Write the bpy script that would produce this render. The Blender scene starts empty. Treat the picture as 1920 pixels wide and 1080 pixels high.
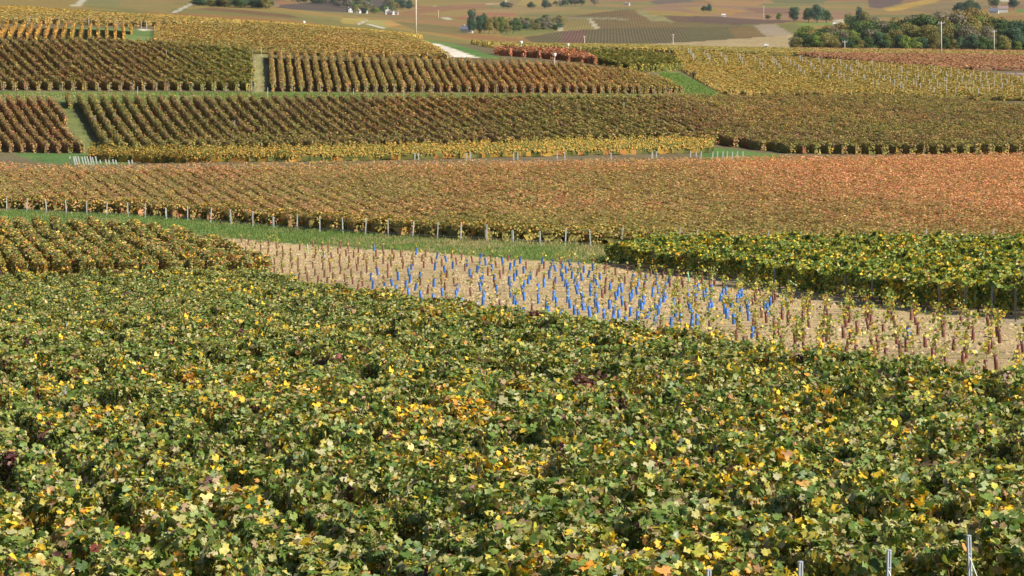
import bpy, math, random
import numpy as np
from mathutils import Vector, Matrix

# ------------------------------------------------------------------ scene, camera, world, sun
scene = bpy.context.scene
COL = scene.collection
SEED = 7
random.seed(SEED)
rng = np.random.default_rng(SEED)
PI = math.pi

F = 4000.0          # focal length in photo pixels (1920 wide)
HZ = -100.0         # photo row of the true horizon
cam_d = bpy.data.cameras.new('camera')
cam = bpy.data.objects.new('camera', cam_d)
COL.objects.link(cam)
cam.location = (0, 0, 0)
cam.rotation_euler = (PI / 2, 0, 0)
cam_d.sensor_width = 36.0
cam_d.lens = 36.0 * F / 1920.0
cam_d.shift_y = -(540.0 - HZ) / 1920.0
cam_d.clip_start = 0.5
cam_d.clip_end = 30000
scene.camera = cam

SUN_EL = math.radians(36)
SUN_AZ_VEC = (0.88, -0.475)          # horizontal direction towards the sun
az = math.atan2(SUN_AZ_VEC[0], SUN_AZ_VEC[1])
world = bpy.data.worlds.new('World')
scene.world = world
world.use_nodes = True
wn = world.node_tree
bg = wn.nodes['Background']
sky = wn.nodes.new('ShaderNodeTexSky')
sky.sky_type = 'NISHITA'
sky.sun_disc = False
sky.sun_elevation = SUN_EL
sky.sun_rotation = az
wn.links.new(sky.outputs[0], bg.inputs[0])
bg.inputs[1].default_value = 0.066

sun_d = bpy.data.lights.new('sun', 'SUN')
sun_d.energy = 5.0
sun_d.angle = math.radians(0.5)
sun_d.color = (1.0, 0.94, 0.84)
sun = bpy.data.objects.new('sun', sun_d)
COL.objects.link(sun)
n = math.hypot(*SUN_AZ_VEC)
sv = Vector((SUN_AZ_VEC[0] / n * math.cos(SUN_EL), SUN_AZ_VEC[1] / n * math.cos(SUN_EL), math.sin(SUN_EL)))
sun.rotation_euler = sv.to_track_quat('Z', 'Y').to_euler()
sun.location = sv * 200

scene.view_settings.view_transform = 'Standard'
scene.view_settings.look = 'None'
scene.view_settings.exposure = 0.68
scene.view_settings.gamma = 1.0
scene.render.engine = 'CYCLES'
scene.cycles.max_bounces = 6
scene.cycles.transparent_max_bounces = 8

# ------------------------------------------------------------------ terrain: height profiles
def plane_v(u, d):
    return 340 + 22920.0 / d - 0.0383 * (u - 960)

PROF = {
    0: [(118, 560), (128, 525), (150, 456), (163, 416), (171, 391), (190, 349), (207, 314), (222, 288), (262, 181), (268, 174), (305, 76), (312, 70),
        (340, 46), (365, 42), (430, 26), (470, 19), (540, 25), (700, 26), (900, 20), (1200, 9), (1700, -4), (2600, -25), (4500, -50), (6500, -70)],
    480: [(115, 550), (125, 523), (140, 479), (150, 449), (158, 419), (178, 356), (200, 310), (224, 281), (262, 183), (268, 176), (308, 97), (330, 82),
          (370, 58), (405, 50), (440, 47), (500, 53), (600, 55), (750, 46), (1000, 32), (1300, 18), (1600, 10), (1900, 12), (2600, 2), (4000, -30), (6500, -65)],
    720: [(105, 560), (122, 509), (134, 479), (142, 460), (149, 436), (174, 362), (199, 313), (224, 278), (264, 183), (270, 176), (308, 104), (340, 88),
          (380, 75), (430, 66), (480, 68), (560, 74), (700, 74), (900, 66), (1200, 52), (1600, 42), (2100, 33), (2500, 27), (2900, 14), (3500, -2), (4500, -25), (6500, -60)],
    960: [(93, 586), (110, 532), (122, 502), (131, 481), (139, 452), (168, 372), (195, 318), (225, 276), (266, 182), (272, 176), (305, 115),
          (325, 105), (360, 95), (420, 90), (500, 87), (560, 86), (700, 94), (1100, 90), (1400, 76), (1500, 68), (1700, 58), (2000, 45), (2600, 25), (3300, 5), (4500, -25), (6500, -60)],
    1200: [(93, 577), (112, 528), (124, 502), (137, 462), (168, 376), (195, 322), (226, 280), (275, 184), (281, 178), (305, 150), (335, 124),
           (380, 104), (450, 96), (520, 92), (580, 90), (700, 97), (1000, 96), (1400, 88), (1550, 79), (1700, 60), (1850, 40), (2000, 22), (2080, 17), (2200, 26), (2600, 22), (3200, 8), (4500, -20), (6500, -60)],
    1440: [(82, 601), (103, 545), (115, 512), (125, 490), (134, 470), (166, 383), (195, 325), (226, 285), (260, 240), (300, 203), (325, 185),
           (360, 160), (400, 130), (450, 107), (500, 102), (560, 97), (610, 95), (700, 99), (1100, 96), (1400, 88), (1500, 80), (1650, 62), (1800, 46), (1950, 37), (2100, 38), (2600, 24), (3300, 6), (4500, -20), (6500, -60)],
    1680: [(66, 660), (90, 567), (110, 515), (124, 482), (130, 468), (165, 384), (195, 328), (226, 287), (258, 246), (296, 209), (330, 182),
           (370, 156), (410, 132), (460, 112), (510, 104), (570, 98), (620, 96), (700, 100), (900, 99), (1050, 96), (1500, 70), (2000, 42), (2600, 22), (3300, 2), (4500, -25), (6500, -60)],
    1920: [(55, 720), (77, 601), (95, 548), (112, 508), (124, 480), (129, 468), (165, 385), (195, 330), (224, 289), (255, 251), (290, 215), (340, 175),
           (380, 152), (420, 133), (470, 116), (520, 108), (590, 101), (640, 100), (900, 102), (1050, 98), (1600, 50), (2200, 22), (3000, 0), (4500, -30), (6500, -65)],
}

def pchip(x, y, xq):
    x = np.asarray(x, float); y = np.asarray(y, float)
    h = np.diff(x); dl = np.diff(y) / h
    m = np.zeros_like(y)
    for i in range(1, len(x) - 1):
        if dl[i - 1] * dl[i] > 0:
            w1 = 2 * h[i] + h[i - 1]; w2 = h[i] + 2 * h[i - 1]
            m[i] = (w1 + w2) / (w1 / dl[i - 1] + w2 / dl[i])
    m[0] = dl[0]; m[-1] = dl[-1]
    k = np.clip(np.searchsorted(x, xq) - 1, 0, len(x) - 2)
    t = (xq - x[k]) / h[k]
    t2 = t * t; t3 = t2 * t
    return ((2 * t3 - 3 * t2 + 1) * y[k] + (t3 - 2 * t2 + t) * h[k] * m[k] + (-2 * t3 + 3 * t2) * y[k + 1] + (t3 - t2) * h[k] * m[k + 1])

LD0, LD1, ND = math.log(45.0), math.log(6500.0), 1400
ldq = np.linspace(LD0, LD1, ND)
cols_u, cols_v = [], []
for u in sorted(PROF):
    tab = PROF[u]
    d0 = tab[0][0]
    pre = [d for d in (40, 45, 50, 55, 60, 66, 72, 78, 84, 90, 96, 102, 108) if d < d0 - 3]
    tab = [(d, plane_v(u, d)) for d in pre] + tab
    cols_u.append(u)
    cols_v.append(pchip(np.log([t[0] for t in tab]), [t[1] for t in tab], ldq))
cu = np.array([-1500] + cols_u + [3600], float)
cv = np.array([cols_v[0]] + cols_v + [cols_v[-1]])
UG = np.linspace(-1500, 3600, 511)
TAB = np.zeros((len(UG), ND))
for j in range(ND):
    TAB[:, j] = pchip(cu, cv[:, j], UG)
# light smoothing along distance (softens the joints of the profiles)
ker = np.array([1, 2, 3, 4, 3, 2, 1], float); ker /= ker.sum()
pad = np.pad(TAB, ((0, 0), (3, 3)), mode='edge')
TAB = sum(ker[i] * pad[:, i:i + ND] for i in range(7))

def tab_v(u, d):
    u = np.asarray(u, float); d = np.asarray(d, float)
    fu = np.clip((u - UG[0]) / (UG[1] - UG[0]), 0, len(UG) - 1.001)
    fd = np.clip((np.log(np.maximum(d, 1.0)) - LD0) / (LD1 - LD0) * (ND - 1), 0, ND - 1.001)
    iu = fu.astype(int); jd = fd.astype(int)
    a = fu - iu; b = fd - jd
    return ((TAB[iu, jd] * (1 - a) + TAB[iu + 1, jd] * a) * (1 - b) + (TAB[iu, jd + 1] * (1 - a) + TAB[iu + 1, jd + 1] * a) * b)

def zf(X, Y):
    X = np.asarray(X, float); Y = np.asarray(Y, float)
    Ys = np.maximum(Y, 1.0)
    u = 960 + F * X / Ys
    zt = -(tab_v(u, Ys) - HZ) / F * Ys
    Xc = np.clip(X, -60, 60)
    zp = -5.73 - 0.11 * Y + 0.0383 * Xc
    w = np.clip((Y - 50.0) / 12.0, 0, 1); w = w * w * (3 - 2 * w)
    z = zp * (1 - w) + zt * w
    bank = np.clip(-1.62 - (Y - 2.0) * 0.42, -1e9, -1.62)
    return np.where(Y < 22, np.maximum(z, bank), z)

def z1(x, y):
    return float(zf(np.array([x]), np.array([y]))[0])

def to_pix(X, Y, Z=None):
    if Z is None: Z = zf(X, Y)
    Ys = np.maximum(Y, 1.0)
    return 960 + F * X / Ys, HZ - F * Z / Ys

def pix_ground(u, v, dmin, dmax):
    """plan position where the ray through photo pixel (u,v) meets the ground between two distances"""
    dd = np.exp(np.linspace(math.log(dmin), math.log(dmax), 700))
    X = (u - 960) / F * dd
    vv = HZ - F * zf(X, dd) / dd
    hit = np.nonzero(vv <= v)[0]
    k = hit[0] if len(hit) else int(np.argmin(np.abs(vv - v)))
    d = dd[k]
    if k > 0 and vv[k - 1] > v >= vv[k]:
        t = (vv[k - 1] - v) / (vv[k - 1] - vv[k]); d = dd[k - 1] + t * (dd[k] - dd[k - 1])
    return (u - 960) / F * d, d

def inside(poly, u, v):
    u = np.asarray(u); v = np.asarray(v)
    r = np.zeros(u.shape, bool)
    m = len(poly)
    for i in range(m):
        x0, y0 = poly[i]; x1, y1 = poly[(i + 1) % m]
        if y0 == y1: continue
        c = ((y0 > v) != (y1 > v)) & (u < (x1 - x0) * (v - y0) / (y1 - y0) + x0)
        r ^= c
    return r

# smooth value noise in the plan
_perm = rng.random((256, 256))
def vnoise(x, y, s, off=0):
    x = np.asarray(x) / s + off * 17.3; y = np.asarray(y) / s + off * 9.1
    i = np.floor(x).astype(int); j = np.floor(y).astype(int)
    a = x - i; b = y - j
    a = a * a * (3 - 2 * a); b = b * b * (3 - 2 * b)
    g = lambda p, q: _perm[p % 256, q % 256]
    return (g(i, j) * (1 - a) + g(i + 1, j) * a) * (1 - b) + (g(i, j + 1) * (1 - a) + g(i + 1, j + 1) * a) * b

def fnoise(x, y, s, off=0):
    return 0.55 * vnoise(x, y, s, off) + 0.3 * vnoise(x, y, s / 2.1, off + 1) + 0.15 * vnoise(x, y, s / 4.3, off + 2)

# ------------------------------------------------------------------ materials
def new_mat(name):
    m = bpy.data.materials.new(name); m.use_nodes = True
    nt = m.node_tree
    for nd in list(nt.nodes): nt.nodes.remove(nd)
    out = nt.nodes.new('ShaderNodeOutputMaterial')
    return m, nt, out

def N(nt, t, **kw):
    nd = nt.nodes.new(t)
    for k, v in kw.items(): setattr(nd, k, v)
    return nd

def leaf_output(nt, out, colsock, rough=0.5, spec=0.35, trans=0.32):
    p = N(nt, 'ShaderNodeBsdfPrincipled')
    p.inputs['Roughness'].default_value = rough
    p.inputs['Specular IOR Level'].default_value = spec
    nt.links.new(colsock, p.inputs['Base Color'])
    tr = N(nt, 'ShaderNodeBsdfTranslucent')
    g = N(nt, 'ShaderNodeMix', data_type='RGBA', blend_type='MULTIPLY')
    g.inputs[0].default_value = 1.0
    nt.links.new(colsock, g.inputs[6]); g.inputs[7].default_value = (1.25, 1.15, 0.55, 1)
    nt.links.new(g.outputs[2], tr.inputs[0])
    mx = N(nt, 'ShaderNodeMixShader'); mx.inputs[0].default_value = trans
    nt.links.new(p.outputs[0], mx.inputs[1]); nt.links.new(tr.outputs[0], mx.inputs[2])
    nt.links.new(mx.outputs[0], out.inputs[0])

def mat_face_leaf(name):
    m, nt, out = new_mat(name)
    at = N(nt, 'ShaderNodeAttribute', attribute_name='col')
    leaf_output(nt, out, at.outputs['Color'], rough=0.7, spec=0.12, trans=0.22)
    return m
MAT_ROW = mat_face_leaf('vine_leaves_far')

def ramp(nt, fac, stops, interp='CONSTANT'):
    r = N(nt, 'ShaderNodeValToRGB')
    r.color_ramp.interpolation = interp
    els = r.color_ramp.elements
    while len(els) > 1: els.remove(els[-1])
    for i, (p, c) in enumerate(stops):
        e = els[0] if i == 0 else els.new(p)
        e.position = p; e.color = (*c, 1)
    nt.links.new(fac, r.inputs[0])
    return r

def math_n(nt, op, a, b=None, clamp=False):
    m = N(nt, 'ShaderNodeMath', operation=op); m.use_clamp = clamp
    for i, x in enumerate((a, b)):
        if x is None: continue
        if isinstance(x, (int, float)): m.inputs[i].default_value = x
        else: nt.links.new(x, m.inputs[i])
    return m.outputs[0]

def mat_vine_leaf(name, stops, yellow_stops, patch_scale=0.25, patch_lo=0.52, patch_hi=0.75, purple=True, warm_amt=0.6):
    """autumn leaf colours: a random pick from the palette for each leaf, plus patches where whole vines have turned"""
    m, nt, out = new_mat(name)
    at = N(nt, 'ShaderNodeAttribute', attribute_name='rnd')
    oi = N(nt, 'ShaderNodeObjectInfo')
    k = math_n(nt, 'MULTIPLY', oi.outputs['Random'], 7.31)
    f = math_n(nt, 'FRACT', math_n(nt, 'ADD', at.outputs['Fac'], k))
    base = ramp(nt, f, stops)
    f2 = math_n(nt, 'FRACT', math_n(nt, 'ADD', math_n(nt, 'MULTIPLY', at.outputs['Fac'], 3.7), k))
    warm = ramp(nt, f2, yellow_stops)
    geo = N(nt, 'ShaderNodeNewGeometry')
    no = N(nt, 'ShaderNodeTexNoise'); no.inputs['Scale'].default_value = patch_scale
    no.inputs['Detail'].default_value = 4.0; no.inputs['Roughness'].default_value = 0.65
    nt.links.new(geo.outputs['Position'], no.inputs['Vector'])
    mr = N(nt, 'ShaderNodeMapRange'); mr.inputs[1].default_value = patch_lo; mr.inputs[2].default_value = patch_hi
    nt.links.new(no.outputs[0], mr.inputs[0])
    f3 = math_n(nt, 'FRACT', math_n(nt, 'MULTIPLY', at.outputs['Fac'], 11.13))
    sel = math_n(nt, 'LESS_THAN', f3, math_n(nt, 'MULTIPLY', mr.outputs[0], warm_amt))
    mx = N(nt, 'ShaderNodeMix', data_type='RGBA')
    nt.links.new(sel, mx.inputs[0]); nt.links.new(base.outputs[0], mx.inputs[6]); nt.links.new(warm.outputs[0], mx.inputs[7])
    c = mx.outputs[2]
    if purple:
        n2 = N(nt, 'ShaderNodeTexNoise'); n2.inputs['Scale'].default_value = 0.55; n2.inputs['Detail'].default_value = 1.0
        mp = N(nt, 'ShaderNodeVectorMath', operation='ADD'); mp.inputs[1].default_value = (31, 7, 3)
        nt.links.new(geo.outputs['Position'], mp.inputs[0]); nt.links.new(mp.outputs[0], n2.inputs['Vector'])
        m2 = N(nt, 'ShaderNodeMapRange'); m2.inputs[1].default_value = 0.69; m2.inputs[2].default_value = 0.75
        nt.links.new(n2.outputs[0], m2.inputs[0])
        f4 = math_n(nt, 'FRACT', math_n(nt, 'MULTIPLY', at.outputs['Fac'], 23.7))
        pur = ramp(nt, f4, [(0, (0.06, 0.022, 0.024)), (0.5, (0.12, 0.05, 0.045)), (0.7, (0.20, 0.05, 0.04)), (0.85, (0.16, 0.10, 0.06))])
        f5 = math_n(nt, 'LESS_THAN', math_n(nt, 'FRACT', math_n(nt, 'MULTIPLY', at.outputs['Fac'], 5.9)), math_n(nt, 'MULTIPLY', m2.outputs[0], 0.85))
        mx2 = N(nt, 'ShaderNodeMix', data_type='RGBA')
        nt.links.new(f5, mx2.inputs[0]); nt.links.new(c, mx2.inputs[6]); nt.links.new(pur.outputs[0], mx2.inputs[7])
        c = mx2.outputs[2]
    # fine mottling across the blade
    n3 = N(nt, 'ShaderNodeTexNoise'); n3.inputs['Scale'].default_value = 28.0; n3.inputs['Detail'].default_value = 3.0
    nt.links.new(geo.outputs['Position'], n3.inputs['Vector'])
    m3 = N(nt, 'ShaderNodeMapRange'); m3.inputs[1].default_value = 0.3; m3.inputs[2].default_value = 0.7
    m3.inputs[3].default_value = 1.0; m3.inputs[4].default_value = 1.75
    nt.links.new(n3.outputs[0], m3.inputs[0])
    vm = N(nt, 'ShaderNodeVectorMath', operation='SCALE')
    nt.links.new(c, vm.inputs[0]); nt.links.new(m3.outputs[0], vm.inputs['Scale'])
    leaf_output(nt, out, vm.outputs[0], rough=0.5, spec=0.4, trans=0.30)
    return m

GREEN_PAL = [(0, (0.038, 0.071, 0.013)), (0.10, (0.068, 0.114, 0.020)), (0.25, (0.106, 0.160, 0.029)), (0.41, (0.160, 0.206, 0.046)),
             (0.54, (0.220, 0.235, 0.078)), (0.64, (0.288, 0.270, 0.097)), (0.73, (0.310, 0.286, 0.147)), (0.80, (0.240, 0.168, 0.087)), (0.86, (0.340, 0.296, 0.051)),
             (0.945, (0.520, 0.357, 0.032)), (0.978, (0.460, 0.224, 0.064)), (0.99, (0.090, 0.036, 0.032))]
YELLOW_PAL = [(0, (0.62, 0.42, 0.030)), (0.30, (0.55, 0.33, 0.025)), (0.5, (0.33, 0.32, 0.045)), (0.68, (0.50, 0.22, 0.035)), (0.80, (0.58, 0.44, 0.16)), (0.9, (0.26, 0.14, 0.06))]
MAT_A = mat_vine_leaf('green_vine_leaves', GREEN_PAL, YELLOW_PAL, 0.24, 0.50, 0.74, True, 0.62)
MAT_B = mat_vine_leaf('olive_brown_vine_leaves',
    [(0, (0.070, 0.11, 0.024)), (0.14, (0.124, 0.156, 0.039)), (0.32, (0.195, 0.195, 0.058)), (0.5, (0.19, 0.20, 0.060)), (0.66, (0.325, 0.195, 0.091)), (0.78, (0.520, 0.364, 0.052)), (0.88, (0.286, 0.117, 0.065)), (0.95, (0.546, 0.221, 0.065))],
    YELLOW_PAL, 0.5, 0.5, 0.8, False, 0.5)
MAT_C = mat_vine_leaf('yellow_green_vine_leaves',
    [(0, (0.040, 0.082, 0.012)), (0.16, (0.085, 0.14, 0.020)), (0.38, (0.14, 0.19, 0.030)), (0.62, (0.21, 0.235, 0.040)), (0.78, (0.36, 0.30, 0.03)), (0.88, (0.52, 0.34, 0.025)), (0.93, (0.21, 0.15, 0.06))],
    YELLOW_PAL, 0.4, 0.45, 0.8, False, 0.5)
MAT_Y = mat_vine_leaf('young_vine_leaves',
    [(0, (0.10, 0.15, 0.025)), (0.3, (0.19, 0.22, 0.040)), (0.6, (0.32, 0.29, 0.05)), (0.82, (0.50, 0.34, 0.04)), (0.92, (0.28, 0.17, 0.07))],
    YELLOW_PAL, 0.6, 0.5, 0.8, False, 0.4)

def mat_plain(name, c, rough=0.7, metal=0.0, var=0.25, scale=6.0, spec=0.4, bump=0.0):
    m, nt, out = new_mat(name)
    p = N(nt, 'ShaderNodeBsdfPrincipled')
    p.inputs['Roughness'].default_value = rough; p.inputs['Metallic'].default_value = metal
    p.inputs['Specular IOR Level'].default_value = spec
    tc = N(nt, 'ShaderNodeTexCoord')
    no = N(nt, 'ShaderNodeTexNoise'); no.inputs['Scale'].default_value = scale; no.inputs['Detail'].default_value = 5
    nt.links.new(tc.outputs['Object'], no.inputs['Vector'])
    r = ramp(nt, no.outputs[0], [(0.3, tuple(x * (1 - var) for x in c)), (0.7, tuple(min(1, x * (1 + var)) for x in c))], 'LINEAR')
    nt.links.new(r.outputs[0], p.inputs['Base Color'])
    if bump:
        b = N(nt, 'ShaderNodeBump'); b.inputs['Strength'].default_value = bump
        nt.links.new(no.outputs[0], b.inputs['Height']); nt.links.new(b.outputs[0], p.inputs['Normal'])
    nt.links.new(p.outputs[0], out.inputs[0])
    return m
MAT_WOOD = mat_plain('vine_wood', (0.11, 0.065, 0.04), 0.85, var=0.4, scale=20, bump=0.4)
MAT_CANE = mat_plain('vine_cane', (0.24, 0.13, 0.07), 0.7, var=0.4, scale=15)
MAT_STEEL = mat_plain('galvanised_steel', (0.50, 0.54, 0.58), 0.42, metal=0.35, var=0.18, scale=9)
MAT_WHITEPOST = mat_plain('weathered_white_post', (0.56, 0.56, 0.54), 0.6, var=0.15, scale=7)
MAT_GREYPOST = mat_plain('grey_wooden_post', (0.42, 0.38, 0.33), 0.8, var=0.25, scale=9)
MAT_DARKPOST = mat_plain('dark_post', (0.05, 0.055, 0.065), 0.6, var=0.3, scale=9)
MAT_POLE = mat_plain('concrete_pole', (0.58, 0.51, 0.42), 0.8, var=0.15, scale=3)
MAT_WHITE = mat_plain('white_paint', (0.80, 0.80, 0.78), 0.5, var=0.06, scale=4)
MAT_WALL = mat_plain('rendered_wall', (0.50, 0.48, 0.45), 0.8, var=0.08, scale=0.7)
MAT_ROOF = mat_plain('tile_roof', (0.23, 0.16, 0.13), 0.8, var=0.25, scale=1.5)
MAT_SLATE = mat_plain('slate_roof', (0.12, 0.13, 0.16), 0.7, var=0.25, scale=1.5)
MAT_GLASS = mat_plain('dark_window', (0.05, 0.06, 0.08), 0.2, var=0.2, scale=1.5)
MAT_GRAPE = mat_plain('dark_grapes', (0.035, 0.03, 0.07), 0.4, var=0.5, scale=30)
MAT_WIRE = mat_plain('steel_wire', (0.40, 0.40, 0.40), 0.45, metal=0.5, var=0.1)
MAT_BARK = mat_plain('bark', (0.13, 0.105, 0.085), 0.9, var=0.35, scale=2.5)

def mat_tube(name, c):
    m, nt, out = new_mat(name)
    p = N(nt, 'ShaderNodeBsdfPrincipled'); p.inputs['Roughness'].default_value = 0.42
    oi = N(nt, 'ShaderNodeObjectInfo')
    tc = N(nt, 'ShaderNodeTexCoord')
    no = N(nt, 'ShaderNodeTexNoise'); no.inputs['Scale'].default_value = 9; no.inputs['Detail'].default_value = 4
    nt.links.new(tc.outputs['Object'], no.inputs['Vector'])
    s = math_n(nt, 'ADD', math_n(nt, 'MULTIPLY', oi.outputs['Random'], 0.5), math_n(nt, 'MULTIPLY', no.outputs[0], 0.5))
    r = ramp(nt, s, [(0.1, tuple(x * 0.72 for x in c)), (0.6, c), (1.0, tuple(min(1, x * 1.15 + 0.08) for x in c))], 'LINEAR')
    nt.links.new(r.outputs[0], p.inputs['Base Color'])
    tr = N(nt, 'ShaderNodeBsdfTranslucent'); nt.links.new(r.outputs[0], tr.inputs[0])
    mx = N(nt, 'ShaderNodeMixShader'); mx.inputs[0].default_value = 0.25
    nt.links.new(p.outputs[0], mx.inputs[1]); nt.links.new(tr.outputs[0], mx.inputs[2])
    nt.links.new(mx.outputs[0], out.inputs[0])
    return m
MAT_TUBE_BROWN = mat_tube('brown_plastic_sleeve', (0.215, 0.078, 0.052))
MAT_TUBE_BLUE = mat_tube('blue_plastic_sleeve', (0.055, 0.19, 0.56))
MAT_TUBE_CLEAR = mat_tube('pale_green_sleeve', (0.30, 0.60, 0.35))

def mat_ground(name, kind):
    m, nt, out = new_mat(name)
    p = N(nt, 'ShaderNodeBsdfPrincipled'); p.inputs['Roughness'].default_value = 0.92
    p.inputs['Specular IOR Level'].default_value = 0.15
    at = N(nt, 'ShaderNodeAttribute', attribute_name='gcol')
    geo = N(nt, 'ShaderNodeNewGeometry')
    def noi(s, det=4, rough=0.6):
        no = N(nt, 'ShaderNodeTexNoise'); no.inputs['Scale'].default_value = s
        no.inputs['Detail'].default_value = det; no.inputs['Roughness'].default_value = rough
        nt.links.new(geo.outputs['Position'], no.inputs['Vector']); return no.outputs[0]
    if kind == 'far':
        a, b = noi(0.06, 8, 0.8), noi(0.3, 6, 0.8)
        lo, hi = 0.6, 1.4
    elif kind == 'soil':
        a, b = noi(0.35, 4), noi(5.5, 6, 0.75)
        lo, hi = 0.66, 1.34
    else:
        a, b = noi(0.25, 4), noi(3.5, 6, 0.7)
        lo, hi = 0.6, 1.4
    ma = N(nt, 'ShaderNodeMapRange'); ma.inputs[1].default_value = 0.3; ma.inputs[2].default_value = 0.7; ma.inputs[3].default_value = 0.80; ma.inputs[4].default_value = 1.20
    nt.links.new(a, ma.inputs[0])
    mb = N(nt, 'ShaderNodeMapRange'); mb.inputs[1].default_value = 0.3; mb.inputs[2].default_value = 0.7; mb.inputs[3].default_value = lo; mb.inputs[4].default_value = hi
    nt.links.new(b, mb.inputs[0])
    sc = math_n(nt, 'MULTIPLY', ma.outputs[0], mb.outputs[0])
    vm = N(nt, 'ShaderNodeVectorMath', operation='SCALE')
    nt.links.new(at.outputs['Color'], vm.inputs[0]); nt.links.new(sc, vm.inputs['Scale'])
    c = vm.outputs[0]
    if kind == 'far':
        # rows of vines too far off to tell apart: fine striping along each parcel
        st = N(nt, 'ShaderNodeAttribute', attribute_name='stripe')
        sep = N(nt, 'ShaderNodeSeparateXYZ'); nt.links.new(geo.outputs['Position'], sep.inputs[0])
        ph = math_n(nt, 'ADD', math_n(nt, 'MULTIPLY', sep.outputs[0], 1.0), math_n(nt, 'MULTIPLY', sep.outputs[1], -0.045))
        sn = math_n(nt, 'SINE', math_n(nt, 'MULTIPLY', ph, 2 * PI / 2.4))
        k = math_n(nt, 'ADD', math_n(nt, 'MULTIPLY', math_n(nt, 'MULTIPLY', sn, st.outputs['Fac']), 0.34), 1.0)
        v2 = N(nt, 'ShaderNodeVectorMath', operation='SCALE')
        nt.links.new(c, v2.inputs[0]); nt.links.new(k, v2.inputs['Scale']); c = v2.outputs[0]
    nt.links.new(c, p.inputs['Base Color'])
    bp = N(nt, 'ShaderNodeBump'); bp.inputs['Strength'].default_value = 0.8
    bp.inputs['Distance'].default_value = {'far': 1.0, 'soil': 0.10, 'grass': 0.10}[kind]
    nt.links.new(b, bp.inputs['Height']); nt.links.new(bp.outputs[0], p.inputs['Normal'])
    nt.links.new(p.outputs[0], out.inputs[0])
    return m
MAT_SOIL = mat_ground('vineyard_soil', 'soil')
MAT_GRASSG = mat_ground('grassy_ground', 'grass')
MAT_FAR = mat_ground('far_fields', 'far')

# ------------------------------------------------------------------ helpers
def ordinal(i):
    w = ['first', 'second', 'third', 'fourth', 'fifth', 'sixth', 'seventh', 'eighth', 'ninth', 'tenth', 'eleventh', 'twelfth']
    if i <= 12: return w[i - 1]
    return str(i) + {1: 'st', 2: 'nd', 3: 'rd'}.get(i % 10 if i % 100 not in (11, 12, 13) else 0, 'th')

def tag(o, label=None, cat=None, group=None, kind=None):
    if label: o['label'] = label
    if cat: o['category'] = cat
    if group: o['group'] = group
    if kind: o['kind'] = kind
    return o

def link(name, data, parent=None, loc=None, rotz=None):
    o = bpy.data.objects.new(name, data)
    COL.objects.link(o)
    if parent is not None: o.parent = parent
    if loc is not None: o.location = loc
    if rotz is not None: o.rotation_euler = (0, 0, rotz)
    return o

def mesh_np(name, verts, faces, mats, face_col=None, face_rnd=None, mat_idx=None, smooth=False):
    """faces: list of (k x n) int arrays of equal-sized polygons"""
    me = bpy.data.meshes.new(name)
    verts = np.asarray(verts, np.float32)
    if not isinstance(faces, list): faces = [faces]
    loops = np.concatenate([f.ravel() for f in faces]).astype(np.int32)
    tot = np.concatenate([np.full(len(f), f.shape[1], np.int32) for f in faces])
    start = np.concatenate([[0], np.cumsum(tot)[:-1]]).astype(np.int32)
    me.vertices.add(len(verts)); me.vertices.foreach_set('co', verts.ravel())
    me.loops.add(len(loops)); me.loops.foreach_set('vertex_index', loops)
    me.polygons.add(len(tot)); me.polygons.foreach_set('loop_start', start)
    try: me.polygons.foreach_set('loop_total', tot)
    except Exception: pass
    for mt in (mats if isinstance(mats, (list, tuple)) else [mats]): me.materials.append(mt)
    if mat_idx is not None: me.polygons.foreach_set('material_index', np.asarray(mat_idx, np.int32))
    if face_col is not None:
        a = me.attributes.new('col', 'FLOAT_COLOR', 'FACE')
        c = np.ones((len(tot), 4), np.float32); c[:, :3] = face_col
        a.data.foreach_set('color', c.ravel())
    if face_rnd is not None:
        a = me.attributes.new('rnd', 'FLOAT', 'FACE')
        a.data.foreach_set('value', np.asarray(face_rnd, np.float32))
    me.update(calc_edges=True)
    if smooth:
        me.polygons.foreach_set('use_smooth', np.ones(len(tot), bool))
    return me

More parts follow.
